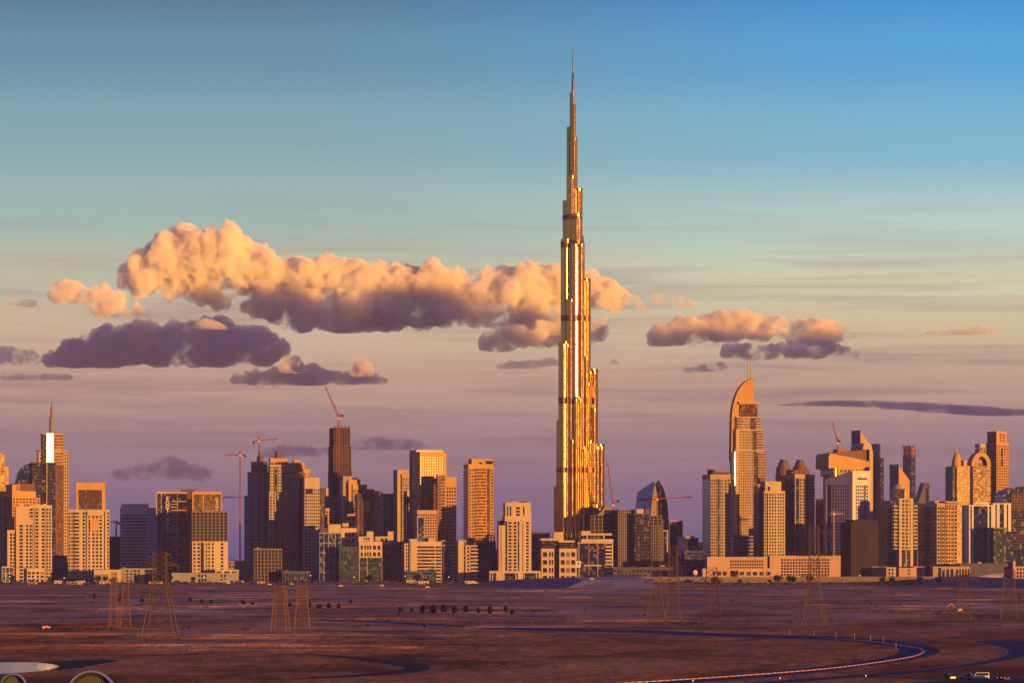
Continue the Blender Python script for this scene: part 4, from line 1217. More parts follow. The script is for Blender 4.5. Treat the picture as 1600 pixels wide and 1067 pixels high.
    b.block(757, "S5 W15x4 N3 W5x1 S2", "S1 N4 W5x2 W10x5 S3", wall='white', glass='gblue', fh=5.0, par=0)
    mb = MB(); sl = lambda x, y: b.z(735) - max(0, (y + b.d / 2)) / b.d * (b.z(735) - b.z(748))
    mb.prism([(-b.w / 2 - .7, -b.d / 2 - .7), (b.w / 2 + .7, -b.d / 2 - .7), (b.w / 2 + .7, b.d / 2 + .7), (-b.w / 2 - .7, b.d / 2 + .7)], b.z(757) - .1, sl); mb.make('crown', 'white', b.root)
    mb = MB(); mb.box(b.u(1340), b.u(1356), -b.d / 2 - 1.0, -b.d / 2 - .4, b.z(749), b.z(746)); mb.make('sign_panel', 'slate', b.root); b.done()
    b = Bld("construction_tower", "black unfinished tower in shade before the white framed blue one", (1317, 1330, 1374), 5590, 18, "tower")
    b.block(816, "C1x8", "C1x3", wall='soot', glass='void', par=0, fh=4.6); b.block(812, "C1x3", cols=(1336, 1372), v=(.1, .8), wall='soot', glass='void', par=0); b.done()  # the frame's shade is put into its near-black colour
    b = Bld(T, "dim grey gridded tower left of the balconied tower", (1373, 1395, 1403), 5740, -35)
    b.block(788, "W1x6", "W1x2", wall='slate', glass='gdark', fh=4.8, cap=6); b.block(783, "S1", cols=(1375, 1390), v=(.2, .8), wall='slate'); b.done()
    b = Bld(A, "slim cream tower with balconies sticking out on both flanks", (1402, 1405, 1427), 5620, 10)
    b.block(780, "S3 W9x2 S1 W2x1 S3", "B1", wall='cream', glass='gdark', fh=5.2, bot=858, par=1.5); b.block(858, "S3 G5x2 S1 G5x2 S3", wall='cream', glass='gdark', fh=5); b.block(780, "S3 N8 S3", cols=(1405, 1427), v=(.2, .6), bot=790, wall='ochre')
    for a, c in ((1397, 1405), (1427, 1434)): b.block(786, "B1", cols=(a, c), v=(.15, .8), wall='cream', glass='ggreen', fh=5.2, bot=858, par=0)
    b.plant(1409, 1422, 778, 784, (.1, .6), 'brown'); b.done()
    b = Bld(LO, "stepped beige podium under the slim balconied tower", (1384, 1385, 1447), 5560, 3, "building", d=40)
    b.block(887, "S2 W9x2 S3", cols=(1385, 1400), wall='pink', fh=5); b.block(888, "S9 W4x2 S4", cols=(1404, 1428), wall='pink', v=(-.1, .9), fh=5); b.block(886, "S6 W5x2 S5", cols=(1428, 1446), wall='pink', fh=5); b.done()
    b = Bld(LO, "long blank teal shed wall under the unfinished black tower", (1344, 1345, 1386), 5600, 2, "building", d=40)
    b.block(886, "S1", wall='teal'); b.done()
    b = Bld(A, "square beige grid tower with a shaded left face and regular dark windows", (1438, 1464, 1499), 5620, 38)
    b.block(787, "W6x1 N2 W5x1 N2 W14x3 N1 W6x1", "W5x2 G6x3 W5x2 S1", wall='beige', glass='gdark', fh=5.4, cap=4); b.block(784, "W1x4", cols=(1478, 1499), v=(-.03, .3), wall='beige', bot=792); b.plant(1470, 1480, 782, 787, (.3, .6), 'beige'); b.done()
    b = Bld(LO, "low ribbed beige podium beside the square grid tower", (1456, 1458, 1516), 5540, 3, "building", d=30)
    b.block(886, "S3 N2 V8x3 S1 V9x5", wall='beige', fh=6); b.done()
    b = Bld(T, "blue tower of white edged dark glass panes beside a long dark wall", (1511, 1514, 1552), 5660, 5, "tower", d=50)
    b.block(790, "S2 N2 S2.5 N20 S2 N3 S2.5", wall='white', glass='gblue', fh=6); b.block(786, "S1 P6x4 S1", cols=(1522, 1546), v=(.05, .6), bot=794, wall='white', fh=12); b.done()
    b = Bld(T, "right half of twin white framed towers with two pink lit piers", (1551, 1552, 1580), 5690, 4, "tower", d=50)
    b.block(787, "S3 N2 S4 N6 S4 N2 S4", wall='white', glass='gblue', fh=6, bot=830); b.block(829, "G1x5", wall='slate', glass='gblue', v=(.02, 1), par=0); b.done()
    b = Bld(T, "plain teal box standing before the twin white framed towers", (1550, 1552, 1573), 5600, 5, "tower", d=30)
    b.block(825, "N1", wall='teal', glass='gteal', fh=6); b.done()
    b = Bld(LO, "long dark windowless wall of a low depot near the right edge", (1499, 1500, 1583), 5560, 2, "building", d=40)
    b.block(881, "S1", wall='slate'); mb = MB(); mb.cyl(b.u(1533), 0, [(4.5, b.z(881)), (4, b.z(879)), (2.4, b.z(877.6)), (.3, b.z(877))], 16); mb.make('dome', 'cream', b.root); b.done()
    b = Bld(LO, "low beige building with a short chimney at the right edge", (1582, 1583, 1612), 5550, 3, "building", d=30)
    b.block(886, "S2 W8x4 S2", wall='pink', fh=6); b.plant(1584, 1588, 876, 886, (.2, .5), 'pink'); b.done()
    # --- far towers behind the right cluster
    b = Bld(T, "far cream office slab stepped beside the tall brown tower, with an open square top", (1529, 1531, 1546), 6800, 10, "tower", d=30)
    b.block(700, "W1x3", wall='cream', par=0); b.block(694, "S1", cols=(1531, 1545), v=(0, 1), wall='cream', bot=699); b.done()
    b = Bld(T, "tall brown tower with one narrow dark slot near the right edge", (1543, 1557, 1578), 6650, 34)
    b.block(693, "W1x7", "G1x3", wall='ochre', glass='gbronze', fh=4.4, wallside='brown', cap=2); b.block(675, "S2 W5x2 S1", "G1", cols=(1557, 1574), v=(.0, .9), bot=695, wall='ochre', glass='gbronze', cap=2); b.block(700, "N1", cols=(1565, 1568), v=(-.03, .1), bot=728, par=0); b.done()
    b = Bld(T, "distant grey wedge topped slab between the gridded tower and the crowned one", (1433, 1436, 1453), 7200, 10, "tower", d=30)
    mb = MB(); mb.sheet([(b.u(1433), 0), (b.u(1453), 0), (b.u(1453), b.z(754)), (b.u(1445), b.z(754)), (b.u(1433), b.z(790))], -15, 15); mb.make('facade', 'slate', b.root); mb = MB(); mb.sheet([(b.u(1446.5), b.z(800)), (b.u(1451.5), b.z(800)), (b.u(1451.5), b.z(756)), (b.u(1446.5), b.z(756))], -15.4, -14.6); mb.make('glazing', 'gdark', b.root); b.done()
    b = Bld(T, "distant dark tower with a rust red castellated crown", (1411, 1424, 1432), 7500, -35)
    b.block(713, "G1x5", "G1x2", wall='slate', glass='gdark', fh=6); b.block(700, "P2x2 S1 P2x2", cols=(1412, 1424), v=(.02, .98), wall='rustc', bot=714, fh=7)
    for c in (1411.5, 1416, 1420.5): b.plant(c, c + 3, 696, 701, (.02, .3), 'rustc'); b.plant(c, c + 3, 696, 701, (.7, .98), 'rustc')
    b.done()
    for (xa, xb, xc, t0, t1, t2, lab) in ((1395, 1405, 1422, 725, 728, 750, "distant wedge topped slab with a lit triangle, shorter of the two"), (1332, 1345, 1361, 672, 674, 696, "distant wedge topped slab with a lit triangle, taller of the two")):
        b = Bld(T, lab, (xa, xb, xc), 7200, 24, "tower", d=34)
        mb = MB(); mb.sheet([(-b.w / 2, 0), (b.w / 2, 0), (b.w / 2, b.z(t2)), (-b.w / 2, b.z(t1))], -17, 17); mb.make('facade', 'ochre', b.root)
        mb = MB()
        for k in range(3): mb.box(-b.w / 2 - 1.6, -b.w / 2 - .1, -17 + k * 12, -17 + k * 12 + 9.5, 0, b.z(t0))
        mb.make('fin', 'slate', b.root)
        mb = MB(); mb.sheet([(b.u(xb + 5), b.z(t2 + 80)), (b.u(xc - 5), b.z(t2 + 80)), (b.u(xc - 5), b.z(t2 + 20)), (b.u(xb + 5), b.z(t2 + 8))], -17.5, -16.5); mb.make('glazing', 'gbronze', b.root); b.done()
    b = Bld(T, "dark plum slab with a step on its right side, behind the gold curved tower", (1361, 1376, 1382), 6800, -40)
    b.block(716, "G1x5", "G1x2", wall='brown', glass='gdark', fh=5); b.block(694, "G1x4", "G1", cols=(1361, 1373), v=(0, .6), wall='brown', glass='gdark'); b.done()
    b = Bld(LO, "squat dark drum roofed block below the distant shorter wedge slab", (1395, 1397, 1414), 6900, 8, "building", d=30)
    b.block(764, "G1x4", wall='slate', glass='gdark'); mb = MB(); mb.cyl(b.u(1406), 0, [(9, b.z(764)), (8.5, b.z(760)), (5, b.z(756.5)), (.5, b.z(755.5))], 20); mb.make('dome', 'grey', b.root); b.done()
city()
# ---------------------------------------------------------------- lattice things
MT['crane'] = pmat('crane_red', (.34, .085, .05), .6)
MT['craney'] = pmat('crane_ochre', (.50, .24, .08), .6)
MT['pyl'] = pmat('weathered_steel', (.10, .06, .04), .7, .1)
MT['pylo'] = pmat('orange_primed_steel', (.17, .080, .04), .7, .1)

def lattice(mb, a, b, ha, hb, n, r, rd):
    """four chords from a to b (half widths ha, hb) with crossed lacing"""
    a, b = Vector(a), Vector(b)
    d = (b - a).normalized()
    u = Vector((0, 1, 0)) if abs(d.y) < .9 else Vector((1, 0, 0))
    w = d.cross(u).normalized()
    u = w.cross(d).normalized()
    def ring(t):
        c, h = a.lerp(b, t), ha + (hb - ha) * t
        return [c + u * h + w * h, c - u * h + w * h, c - u * h - w * h, c + u * h - w * h]
    A, B = ring(0), ring(1)
    for p, q in zip(A, B):
        mb.bar(p, q, r)
    P = A
    for i in range(n):
        Q = ring((i + 1) / n)
        for k in range(4):
            j = (k + 1) % 4
            mb.bar(P[k], Q[j], rd); mb.bar(P[j], Q[k], rd)
            mb.bar(Q[k], Q[j], rd)
        P = Q

def crane(label, col, Y, base, top, jib, counter, mat='crane', w=.9, luff=False, cabrow=None):
    """jib / counter: tip (col, row); mast from row base (None: the ground) to row top"""
    s = Y / F
    x = (col - 800) * s
    z0 = 0 if base is None else CH + (HZ - base) * s
    zz = lambda r: CH + (HZ - r) * s
    root = empty("tower_crane", (x, Y, z0), 0, label, "crane", "cranes over the skyline")
    L = lambda c, r: ((c - 800) * s - x, 0, zz(r) - z0)
    mb = MB(); zt = zz(top) - z0
    lattice(mb, (0, 0, 0), (0, 0, zt), w, w, max(4, int(zt / 4.5)), .34, .17); mb.make('mast', mat, root)
    mb = MB(); h = (0, 0, zz(jib[2]) - z0)
    lattice(mb, h, L(jib[0], jib[1]), w * .85, w * .5, 18, .3, .15); mb.make('jib', mat, root)
    mb = MB(); lattice(mb, h, L(counter[0], counter[1]), w * .8, w * .7, 5, .3, .15); mb.make('counter_jib', mat, root)
    c = Vector(L(counter[0], counter[1])); mb = MB(); mb.box(c.x - 1.6, c.x + 1.6, -1.3, 1.3, c.z - 3.2, c.z + .4); mb.make('counterweight', 'dark', root)
    mb = MB(); mb.box(-1.5, 1.9, -2.1, -.6, h[2] - 2.6, h[2] - .2); mb.box(-1.3, 1.3, -1.3, 1.3, h[2] - 1.2, h[2]); mb.make('cab', 'white', root)
    apex = (0, 0, zt)
    mb = MB(); mb.bar(apex, Vector(h).lerp(Vector(L(jib[0], jib[1])), .75), .1); mb.bar(apex, c, .1); mb.make('tie_rod', mat, root)

def cranes():
    crane("red hammerhead crane, the shorter one with its jib reaching left", 375, 5900, None, 703.5, (352.5, 711, 710), (383, 711), 'crane')
    crane("red hammerhead crane, the taller one with its jib reaching right, before the dusky stepped tower", 405, 5930, None, 681, (434.5, 685.5, 688), (396.5, 690), 'crane')
    crane("crane mostly hidden behind the dark hotel, only its level jib clearly showing", 343, 6250, None, 772, (382, 776.5, 777), (338, 777), 'crane', .8)
    crane("big luffing crane rising against the dark bronze skyscraper", 529.5, 6000, None, 646, (508.5, 604, 652), (535, 648), 'crane', 1.6)
    crane("luffing crane right of the tallest tower, over the unfinished block", 958, 5715, 800, 781, (949, 722, 788), (966, 781), 'crane', 1.1)
    crane("crane whose long level jib crosses the pointed blue tower", 1027, 5715, 810, 774, (1082, 776, 779), (1017, 782), 'crane', .8)
    crane("small luffing crane on the roof of the curved gold tower", 1309, 5850, 707, 684, (1300.5, 660, 691), (1311.5, 688), 'crane', .8)
    crane("tan hammerhead crane in front of the white framed blue tower", 1303, 5600, None, 797, (1318, 802, 802), (1297, 802), 'craney', .9)
    crane("little crane over the dark unfinished block near the left side", 182, 5800, None, 813, (171, 815, 815), (186, 816), 'dark', .6)
cranes()

def pylon(label, col, row, top, base, waist, wrow, arms, mat='pyl', r=.2, head=None):
    q = gp(col, row)
    s = q.y / F
    z = lambda rr: (row - rr) * s
    r *= .55
    root = empty("power_pylon", q, R(random.uniform(-14, 14)), label, "pylon", "power pylons on the desert plain")
    bh, wh, zw, zt = base * s / 1.1, waist * s / 1.1, z(wrow), z(top)
    for sx, sy in ((1, 1), (-1, 1), (-1, -1), (1, -1)):
        mb = MB(); mb.bar((sx * bh, sy * bh, 0), (sx * wh, sy * wh, zw), r * 1.3, r)
        n = 5                                   # lacing carried by each leg's face
        for i in range(n):
            t0, t1 = i / n, (i + 1) / n
            h0, h1 = bh + (wh - bh) * t0, bh + (wh - bh) * t1
            a, b = ((1, 0), (0, 1))[sx * sy > 0]
            ex, ey = (-sx if sx * sy > 0 else sx), (sy if sx * sy > 0 else -sy)
            mb.bar((sx * h0, sy * h0, zw * t0), (ex * h1, ey * h1, zw * t1), r * .5)
            mb.bar((ex * h0, ey * h0, zw * t0), (sx * h1, sy * h1, zw * t1), r * .5)
            mb.bar((sx * h1, sy * h1, zw * t1), (ex * h1, ey * h1, zw * t1), r * .5)
        mb.make('leg', mat, root)
        mb = MB(); mb.box(sx * bh - .8, sx * bh + .8, sy * bh - .8, sy * bh + .8, -.2, 1.0); mb.make('footing', 'dark', root)
    mb = MB(); lattice(mb, (0, 0, zw), (0, 0, zt), wh, wh * .8, max(3, int((zt - zw) / 2.4)), r, r * .55)
    if head:
        for k in range(5):
            zz = z(head[0]) + (z(head[1]) - z(head[0])) * k / 4
            for dx in np.linspace(-1, 1, 9): mb.bar((dx * wh * 1.15, -wh, zz), (dx * wh * 1.15, wh, zz), r * 1.1)
            for y in (-wh, 0, wh): mb.bar((-wh * 1.15, y, zz), (wh * 1.15, y, zz), r * 2.0)
    mb.make('tower_body', mat, root)
    for arow, ah in arms:
        for sx in (-1, 1):
            mb = MB(); za = z(arow); L = ah * s; up = .22 * L
            for sy in (-1, 1):
                mb.bar((sx * wh * .9, sy * wh * .9, za), (sx * L, 0, za), r * .9)
                mb.bar((sx * wh * .9, sy * wh * .9, za + up), (sx * L, 0, za), r * .7)
            for i in range(1, 5):
                t = i / 5
                x = wh * .9 + (L - wh * .9) * t
                mb.bar((sx * x, -wh * .9 * (1 - t), za), (sx * x, 0, za + up * (1 - t)), r * .5)
                mb.bar((sx * x, -wh * .9 * (1 - t), za), (sx * x, wh * .9 * (1 - t), za), r * .5)
            mb.bar((sx * L, 0, za), (sx * L, 0, za - 1.8), r * .8); mb.bar((sx * L * .6, 0, za), (sx * L * .6, 0, za - 1.8), r * .7)
            mb.make('cross_arm', mat, root)

def pylons():
    pylon("largest brown lattice pylon on the left, its feet wide apart", 250, 1000, 862, 29, 12, 912, [(925, 34), (883, 29), (866, 17)], r=.36)
    pylon("slim rusty pylon left of the largest one, farther left of a pair", 178, 983, 893, 8, 5, 925, [(943, 10), (905, 8)], 'pylo', .2)
    pylon("slim rusty pylon left of the largest one, nearer to it of a pair", 196, 983, 895, 9, 5, 925, [(943, 12), (907, 8)], 'pylo', .2)
    pylon("orange box headed pylon, left one of the pair below the dark purple slab", 438, 990, 915, 14, 9.5, 938, [], 'pylo', .24, (936, 917))
    pylon("orange box headed pylon, right one of the pair below the sunlit grid tower", 472, 985, 914, 13, 9.5, 938, [], 'pylo', .24, (936, 917))
    pylon("tall faint pylon at the left end of the viaduct, left one of two close together", 1025, 975, 850, 17, 9, 925, [(908, 18), (880, 10)], 'pyl', .22)
    pylon("tall faint pylon at the left end of the viaduct, right one of two close together", 1052, 972, 852, 13, 8, 925, [(908, 16), (880, 10)], 'pyl', .2)
    pylon("single faint pylon below the low pink hotel's left end", 1112, 978, 886, 16, 11, 925, [(911, 20), (905, 18)], 'pyl', .22)
    pylon("tallest pylon on the right, its arms rising before the pink hotel", 1272, 981, 822, 19, 9, 915, [(900, 21), (868, 27), (832, 26)], 'pyl', .24)
    pylon("broad headed pylon by the digger near the right side", 1503, 966, 893, 14, 9, 925, [(904, 25), (898, 19)], 'pyl', .22)
    pylon("broad headed pylon nearest the right edge of the picture", 1577, 969, 889, 15, 10, 925, [(905, 24), (898, 22)], 'pyl', .22)
pylons()

# ---------------------------------------------------------------- trees
def trees():
    MT['leaf'] = pmat('dark_foliage', (.014, .016, .012), .9, 0, .2, .5, .8, False)
    MT['bark'] = pmat('bark', (.08, .055, .04), .9)
    spots = [(626, 957, 9, 7, "small round tree at the left end of the clipped tree row"), (643, 957, 7, 6, "smallest ball tree second in the clipped tree row"), (660, 959.5, 16, 8, "tall oval tree third in the clipped tree row"),
             (677, 960.5, 18, 11, "tallest broad oval tree in the clipped tree row"), (693, 960, 17, 12, "wide oval tree right of the tallest one in the row"), (711, 960, 14, 10, "squat tree between two taller oval trees in the row"), (728, 959.5, 14, 9, "oval tree with a narrow top sixth along the row"), (747, 958, 9, 7, "small ball tree near the right end of the row"),
             (765, 962, 15, 9, "ragged pointed tree near the right end of the row"), (790, 958, 12, 6, "thin palm like tree last on the right of the row"), (800, 961, 10, 6, "low bush tree just right of the thin last tree"),
             (315, 944, 8, 7, "small dark tree right of the largest pylon"), (330, 944.5, 9, 6, "narrow dark tree next to a white hut right of the largest pylon"), (380, 946.5, 10, 8, "dark round tree midway between the big pylon and the orange pair"), (395, 946.5, 7, 5, "low bush beside the dark round tree"),
             (453, 948.5, 8, 6, "dark bush seen between the orange pylons' legs"), (484, 950, 9, 6, "bush just right of the orange pylon pair"), (499, 953, 11, 10, "broad dark tree right of the orange pylon pair"), (514, 951, 9, 7, "forked dark tree second right of the orange pair"), (529.5, 952, 9, 8, "squarish dark tree third right of the orange pair"),
             (147, 938, 12, 4, "lone narrow dark tree far out on the left plain"), (222, 943, 9, 7, "blurred dark tree behind the largest pylon's left leg"), (186, 940, 7, 6, "low dark shrub by the slim rusty pylons"), (548, 944, 8, 4, "small lollipop tree left of the clipped row"), (297, 940.5, 7, 5, "thin small tree near the right leg of the largest pylon")]
    rnd = random.Random(4)
    for c, r, h, w, lab in spots:
        q = gp(c, r)
        s = q.y / F
        H, Rw = h * s, w * s / 2
        root = empty("tree", q, 0, lab, "tree", "trees on the plain")
        mb = MB(); mb.bar((0, 0, -.1), (.1, 0, H * .22), .22 * Rw ** .5, .16 * Rw ** .5, 7); mb.bar((.1, 0, H * .2), (-.1, .1, H * .75), .15 * Rw ** .5, .05, 6)
        for k in range(5):
            a = k * 1.26; mb.bar((0, 0, H * .25), (math.cos(a) * Rw * .6, math.sin(a) * Rw * .6, H * rnd.uniform(.4, .75)), .09, .03, 5)
        mb.make('trunk', 'bark', root)
        mb = MB()
        lobes = [(rnd.uniform(-.35, .35) * Rw, rnd.uniform(-.35, .35) * Rw, H * rnd.uniform(.36, .78), Rw * rnd.uniform(.45, .75)) for _ in range(7)] + [(0, 0, H * .55, Rw * .85)]
        for i in range(800):
            x, y, z, rr = rnd.choice(lobes)
            d = Vector((rnd.gauss(0, 1), rnd.gauss(0, 1), rnd.gauss(0, 1))).normalized() * rr * rnd.uniform(.45, 1.05)
            p = Vector((x + d.x, y + d.y, min(max(z + d.z * H / Rw * .36, H * .14), H * 1.02)))
            n = Vector((rnd.gauss(0, 1), rnd.gauss(0, 1), rnd.gauss(0, 1))).normalized()
            u = n.orthogonal().normalized() * rnd.uniform(.3, .62); v = n.cross(u)
            k = len(mb.v)
            mb.v += [tuple(p + u), tuple(p + v), tuple(p - u), tuple(p - v)]
            mb.f.append((k, k + 1, k + 2, k + 3))
        mb.make('crown', 'leaf', root)
trees()

# ---------------------------------------------------------------- vehicles
MT['carw'] = pmat('white_paint', (.62, .62, .66), .3, 0, .5); MT['carb'] = pmat('blue_paint', (.12, .17, .34), .3, .2, .5); MT['card'] = pmat('black_paint', (.03, .03, .04), .3, 0, .5); MT['carr'] = pmat('red_car_paint', (.62, .04, .03), .35)
MT['rubber'] = pmat('rubber', (.02, .02, .02), .9); MT['rim'] = pmat('alloy', (.45, .45, .46), .4, .8)
MT['red_lamp'] = emat('red_lamp', (1, .12, .04), .9); MT['white_lamp'] = emat('warm_lamp', (1, .66, .34), .8); MT['far_lamp'] = emat('cool_lamp', (1, .93, .85), 1.6)
def vehicle(label, loc, rz, paint, shape, rear_lit=False, front_lit=False, name="parked_car", cat="car", group="cars parked at the lower right"):
    P = {'sedan': ([(-2.2, .35), (2.2, .35), (2.25, .75), (1.25, .95), (.55, 1.45), (-1.0, 1.48), (-1.65, 1.0), (-2.2, .95)], [(1.05, .98), (.48, 1.38), (-.95, 1.4), (-1.5, 1.0)]),
         'suv': ([(-2.3, .4), (2.3, .4), (2.3, .95), (1.3, 1.1), (.75, 1.75), (-2.1, 1.82), (-2.3, 1.1)], [(1.1, 1.12), (.68, 1.66), (-1.95, 1.72), (-2.1, 1.15)]),
         'van': ([(-2.5, .4), (2.5, .4), (2.5, 1.0), (2.0, 1.2), (1.5, 2.15), (-2.45, 2.2), (-2.5, 1.0)], [(1.75, 1.25), (1.38, 2.0), (-2.2, 2.05), (-2.25, 1.25)])}[shape]
    root = empty(name, loc, rz, label, cat, group)
    body = MB(); body.sheet(P[0], -.9, .9); body.make('body', paint, root)
    gl = MB(); gl.sheet(P[1], -.93, -.89); gl.sheet(P[1], .89, .93)
    p = P[0]
    gl.make('side_window', 'gwin', root)
    x0, x1 = p[0][0], p[1][0]
    fr = MB(); i = 3; a, b = Vector((p[i][0], 0, p[i][1])), Vector((p[i + 1][0], 0, p[i + 1][1]))
    d = b - a; nrm = Vector((d.z, 0, -d.x)).normalized() * .03
    if nrm.x < 0: nrm = -nrm
    q0, q1 = a + d * .08 + nrm, b - d * .1 + nrm
    n = len(fr.v); fr.v += [(q0.x, -.78, q0.z), (q0.x, .78, q0.z), (q1.x, .72, q1.z), (q1.x, -.72, q1.z)]; fr.f.append((n, n + 1, n + 2, n + 3)); fr.make('windscreen', 'gwin', root)
    for wx in (-1.4, 1.4):
        for wy in (-.86, .86):
            w = MB(); w.bar((wx, wy - .12, .34), (wx, wy + .12, .34), .34, .34, 16); wo = w.make('wheel', 'rubber', root)
            w = MB(); w.bar((wx, wy - .14, .34), (wx, wy + .14, .34), .19, .19, 12); w.make('rim', 'rim', wo)
    for sy in (-.62, .62):
        w = MB(); w.box(x1 - .06, x1 + .07, sy - .2, sy + .2, .66, .86); w.make('headlight', 'white_lamp' if front_lit else 'silver', root)
        w = MB(); w.box(x0 - .07, x0 + .06, sy - .17, sy + .17, .72, 1.0); w.make('tail_light', 'red_lamp' if rear_lit else 'rust', root)
    return root
def tree_copy(o, loc, label):
    def cp(q, par):
        c = q.copy(); COL.objects.link(c); c.parent = par
        for ch in q.children: cp(ch, c)
        return c
    r = cp(o, None); r.location = loc; r['label'] = label
    return r
def vehicles():
    vehicle("black car facing the viewer with one bright headlight, at the left of the parked row", gp(1484, 1061), R(-70), 'card', 'suv', False, True)
    vehicle("blue hatchback with a pale rear beside the black car", gp(1508, 1060.5), R(160), 'carb', 'suv')
    vehicle("white van with a lit red tail light in the middle of the parked row", gp(1533, 1061), R(172), 'carw', 'van', True)
    vehicle("dark saloon with two lit red tail lights right of the white van", gp(1558, 1062), R(100), 'card', 'sedan', True)
    vehicle("dark car at the right end of the parked row, seen from behind", gp(1571, 1062.5), R(95), 'card', 'sedan', True)
    vehicle("small red car alone on the plain at the left", gp(72, 981), R(20), 'carr', 'sedan', group="vehicles far out on the plain")
    far = [(533, 916, "white van under the cream low block with the green base"), (597, 915.5, "white van below the dark purple low block"), (668, 918, "pinkish white van below the long low cream block"), (838, 917, "white van in front of the dark embankment"),
           (88, 909.8, "white van at the foot of the leftmost apartment tower"), (455, 913, "white van below the sunlit grid fronted tower"), (421, 913.5, "white van above the orange pylon pair"), (925, 902.5, "white van on top of the pale embankment")]
    src = None
    for c, r, lab in far:
        loc = gp(c, r)
        if r == 902.5: loc = px(c, 905.2, 4700); loc.z = px(c, 906.2, 4545).z
        if src is None: src = vehicle(lab, loc, R(8), 'carw', 'van', name="delivery_van", cat="van", group="vans along the edge of the city")
        else: tree_copy(src, loc, lab)
vehicles()

def misc():
    # digger on the plain
    q = gp(1496, 957)
    root = empty("excavator", q, R(8), "yellowish tracked digger with a raised arm on the right of the plain", "digger")
    for y in (-1.3, 1.3):
        mb = MB(); mb.sheet([(-2.4, .3), (-1.9, 0), (1.9, 0), (2.4, .3), (2.4, .8), (1.9, 1.1), (-1.9, 1.1), (-2.4, .8)], y - .35, y + .35); mb.make('track', 'rubber', root)
    mb = MB(); mb.sheet([(-1.2, 1.2), (2.8, 1.2), (3.0, 1.6), (2.9, 2.7), (-.2, 2.7), (-1.2, 1.9)], -1.4, 1.4); mb.make('body', 'cream', root)
    mb = MB(); mb.sheet([(-1.4, 1.3), (.3, 1.3), (.3, 3.3), (-.7, 3.3), (-1.4, 2.4)], -1.45, -.2); mb.make('cab', 'gwin', root)
    mb = MB(); mb.bar((-.8, .3, 2.0), (-4.0, .3, 6.2), .45, .32); mb.make('boom', 'craney', root)
    mb = MB(); mb.bar((-4.0, .3, 6.3), (-7.0, .3, 4.0), .34, .25); mb.make('arm', 'craney', root)
    mb = MB(); mb.sheet([(-7.5, 3.9), (-6.6, 4.1), (-6.2, 2.9), (-7.2, 2.5), (-7.9, 3.1)], -.4, 1.0); mb.make('bucket', 'dark', root)
    # arched shells at the lower left
    MT['shellrim'] = pmat('blue_white_metal', (.38, .46, .72), .3, .7); MT['shell'] = pmat('grey_slats', (.10, .10, .115), .6)
    for c, hw, top, D, lab in ((143, 42, 1047, 640, "larger arched metal shell with upright slats at the lower left"), (21, 22, 1052, 700, "smaller arched metal shell at the lower left corner")):
        s = D / F
        p = px(c, 868, D)
        root = empty("arched_pavilion", (p.x, D, 0), R(-14), lab, "pavilion", "arched shells at the lower left")
        H = CH + (HZ - top) * s
        Wd = hw * s
        base = H - hw * s
        arc = lambda t, k: (Wd * k * math.cos(t), base + (H - base) * (1 - (1 - k) * 1.2) * math.sin(t))
        n = 28
        o = [arc(math.pi * i / n, 1) for i in range(n + 1)]
        i_ = [arc(math.pi * i / n, .95) for i in range(n + 1)]
        m_ = [arc(math.pi * i / n, .84) for i in range(n + 1)]
        mb = MB()
        for a in range(n): mb.sheet([i_[a], o[a], o[a + 1], i_[a + 1]], -.3, .4)
        mb.box(Wd * .93, Wd, -.3, .4, 0, base); mb.box(-Wd, -Wd * .93, -.3, .4, 0, base); mb.make('roof_rim', 'shellrim', root)
        mb = MB()
        for a in range(n): mb.sheet([m_[a], i_[a], i_[a + 1], m_[a + 1]], .2, 1.0)
        mb.make('inner_arch', 'dark', root)
        mb = MB(); mb.sheet(m_, 1.6, 1.8); mb.box(-Wd * .84, Wd * .84, 1.6, 1.8, 0, base); mb.make('infill', 'void', root)  # black sheet paints the dark behind the slats
        mb = MB(); k = 22
        for a in range(1, k):
            x = -Wd * .84 + 2 * Wd * .84 * a / k
            zt = base + (H - base) * .81 * math.sqrt(max(0, 1 - (x / (Wd * .84)) ** 2))
            mb.box(x - .12, x + .12, .5, 1.5, 0, zt)
        mb.make('slat', 'shell', root)
    # billboard and roundel sign by the embankment
    for c, q0, q1, wd, D, lab, rnd_ in ((903.5, 876, 886.5, 7.5, 5350, "tall white billboard on a post before the canopied low block", False), (1086.5, 890, 898, 6.5, 5420, "small round headed white sign by the long pink hotel", True)):
        s = D / F
        p = px(c, 868, D)
        root = empty("billboard", (p.x, D, 0), R(10), lab, "billboard")
        z0, z1, h = CH + (HZ - q1) * s, CH + (HZ - q0) * s, wd * s / 2
        mb = MB(); mb.box(-.9, .9, -.5, .5, 0, z0); mb.make('post', 'slate', root)
        mb = MB()
        if rnd_: mb.sheet([(h * math.cos(2 * math.pi * i / 20), (z0 + z1) / 2 + (z1 - z0) / 2 * math.sin(2 * math.pi * i / 20)) for i in range(20)], -.9, .6)
        else: mb.box(-h, h, -.9, .6, z0, z1)
        mb.make('panel', 'white', root)
        mb = MB(); mb.box(-h * .42, h * .42, -1.05, -.9, z0 + (z1 - z0) * .45, z0 + (z1 - z0) * .8) if not rnd_ else mb.box(-h * .3, h * .3, -1.05, -.9, z0 + (z1 - z0) * .3, z0 + (z1 - z0) * .55); mb.make('panel_mark', 'slate', root)
    # pale vaulted hall
    D = 5500; s = D / F
    p = px(1540, 868, D)
    root = empty("vaulted_hall", (p.x, D, 0), R(6), "low pale vaulted hall with an open round end near the right edge", "building")
    L = 27 * s
    mb = MB()
    k = 12
    arc = [(-9 + 18 * i / k, 3 + 11 * math.sin(math.pi * i / k) ** .8) for i in range(k + 1)]
    n = len(mb.v)
    for x, sc in ((-L, .55), (L, 1.0)):
        for y, z in arc: mb.v.append((x, y, z * sc))
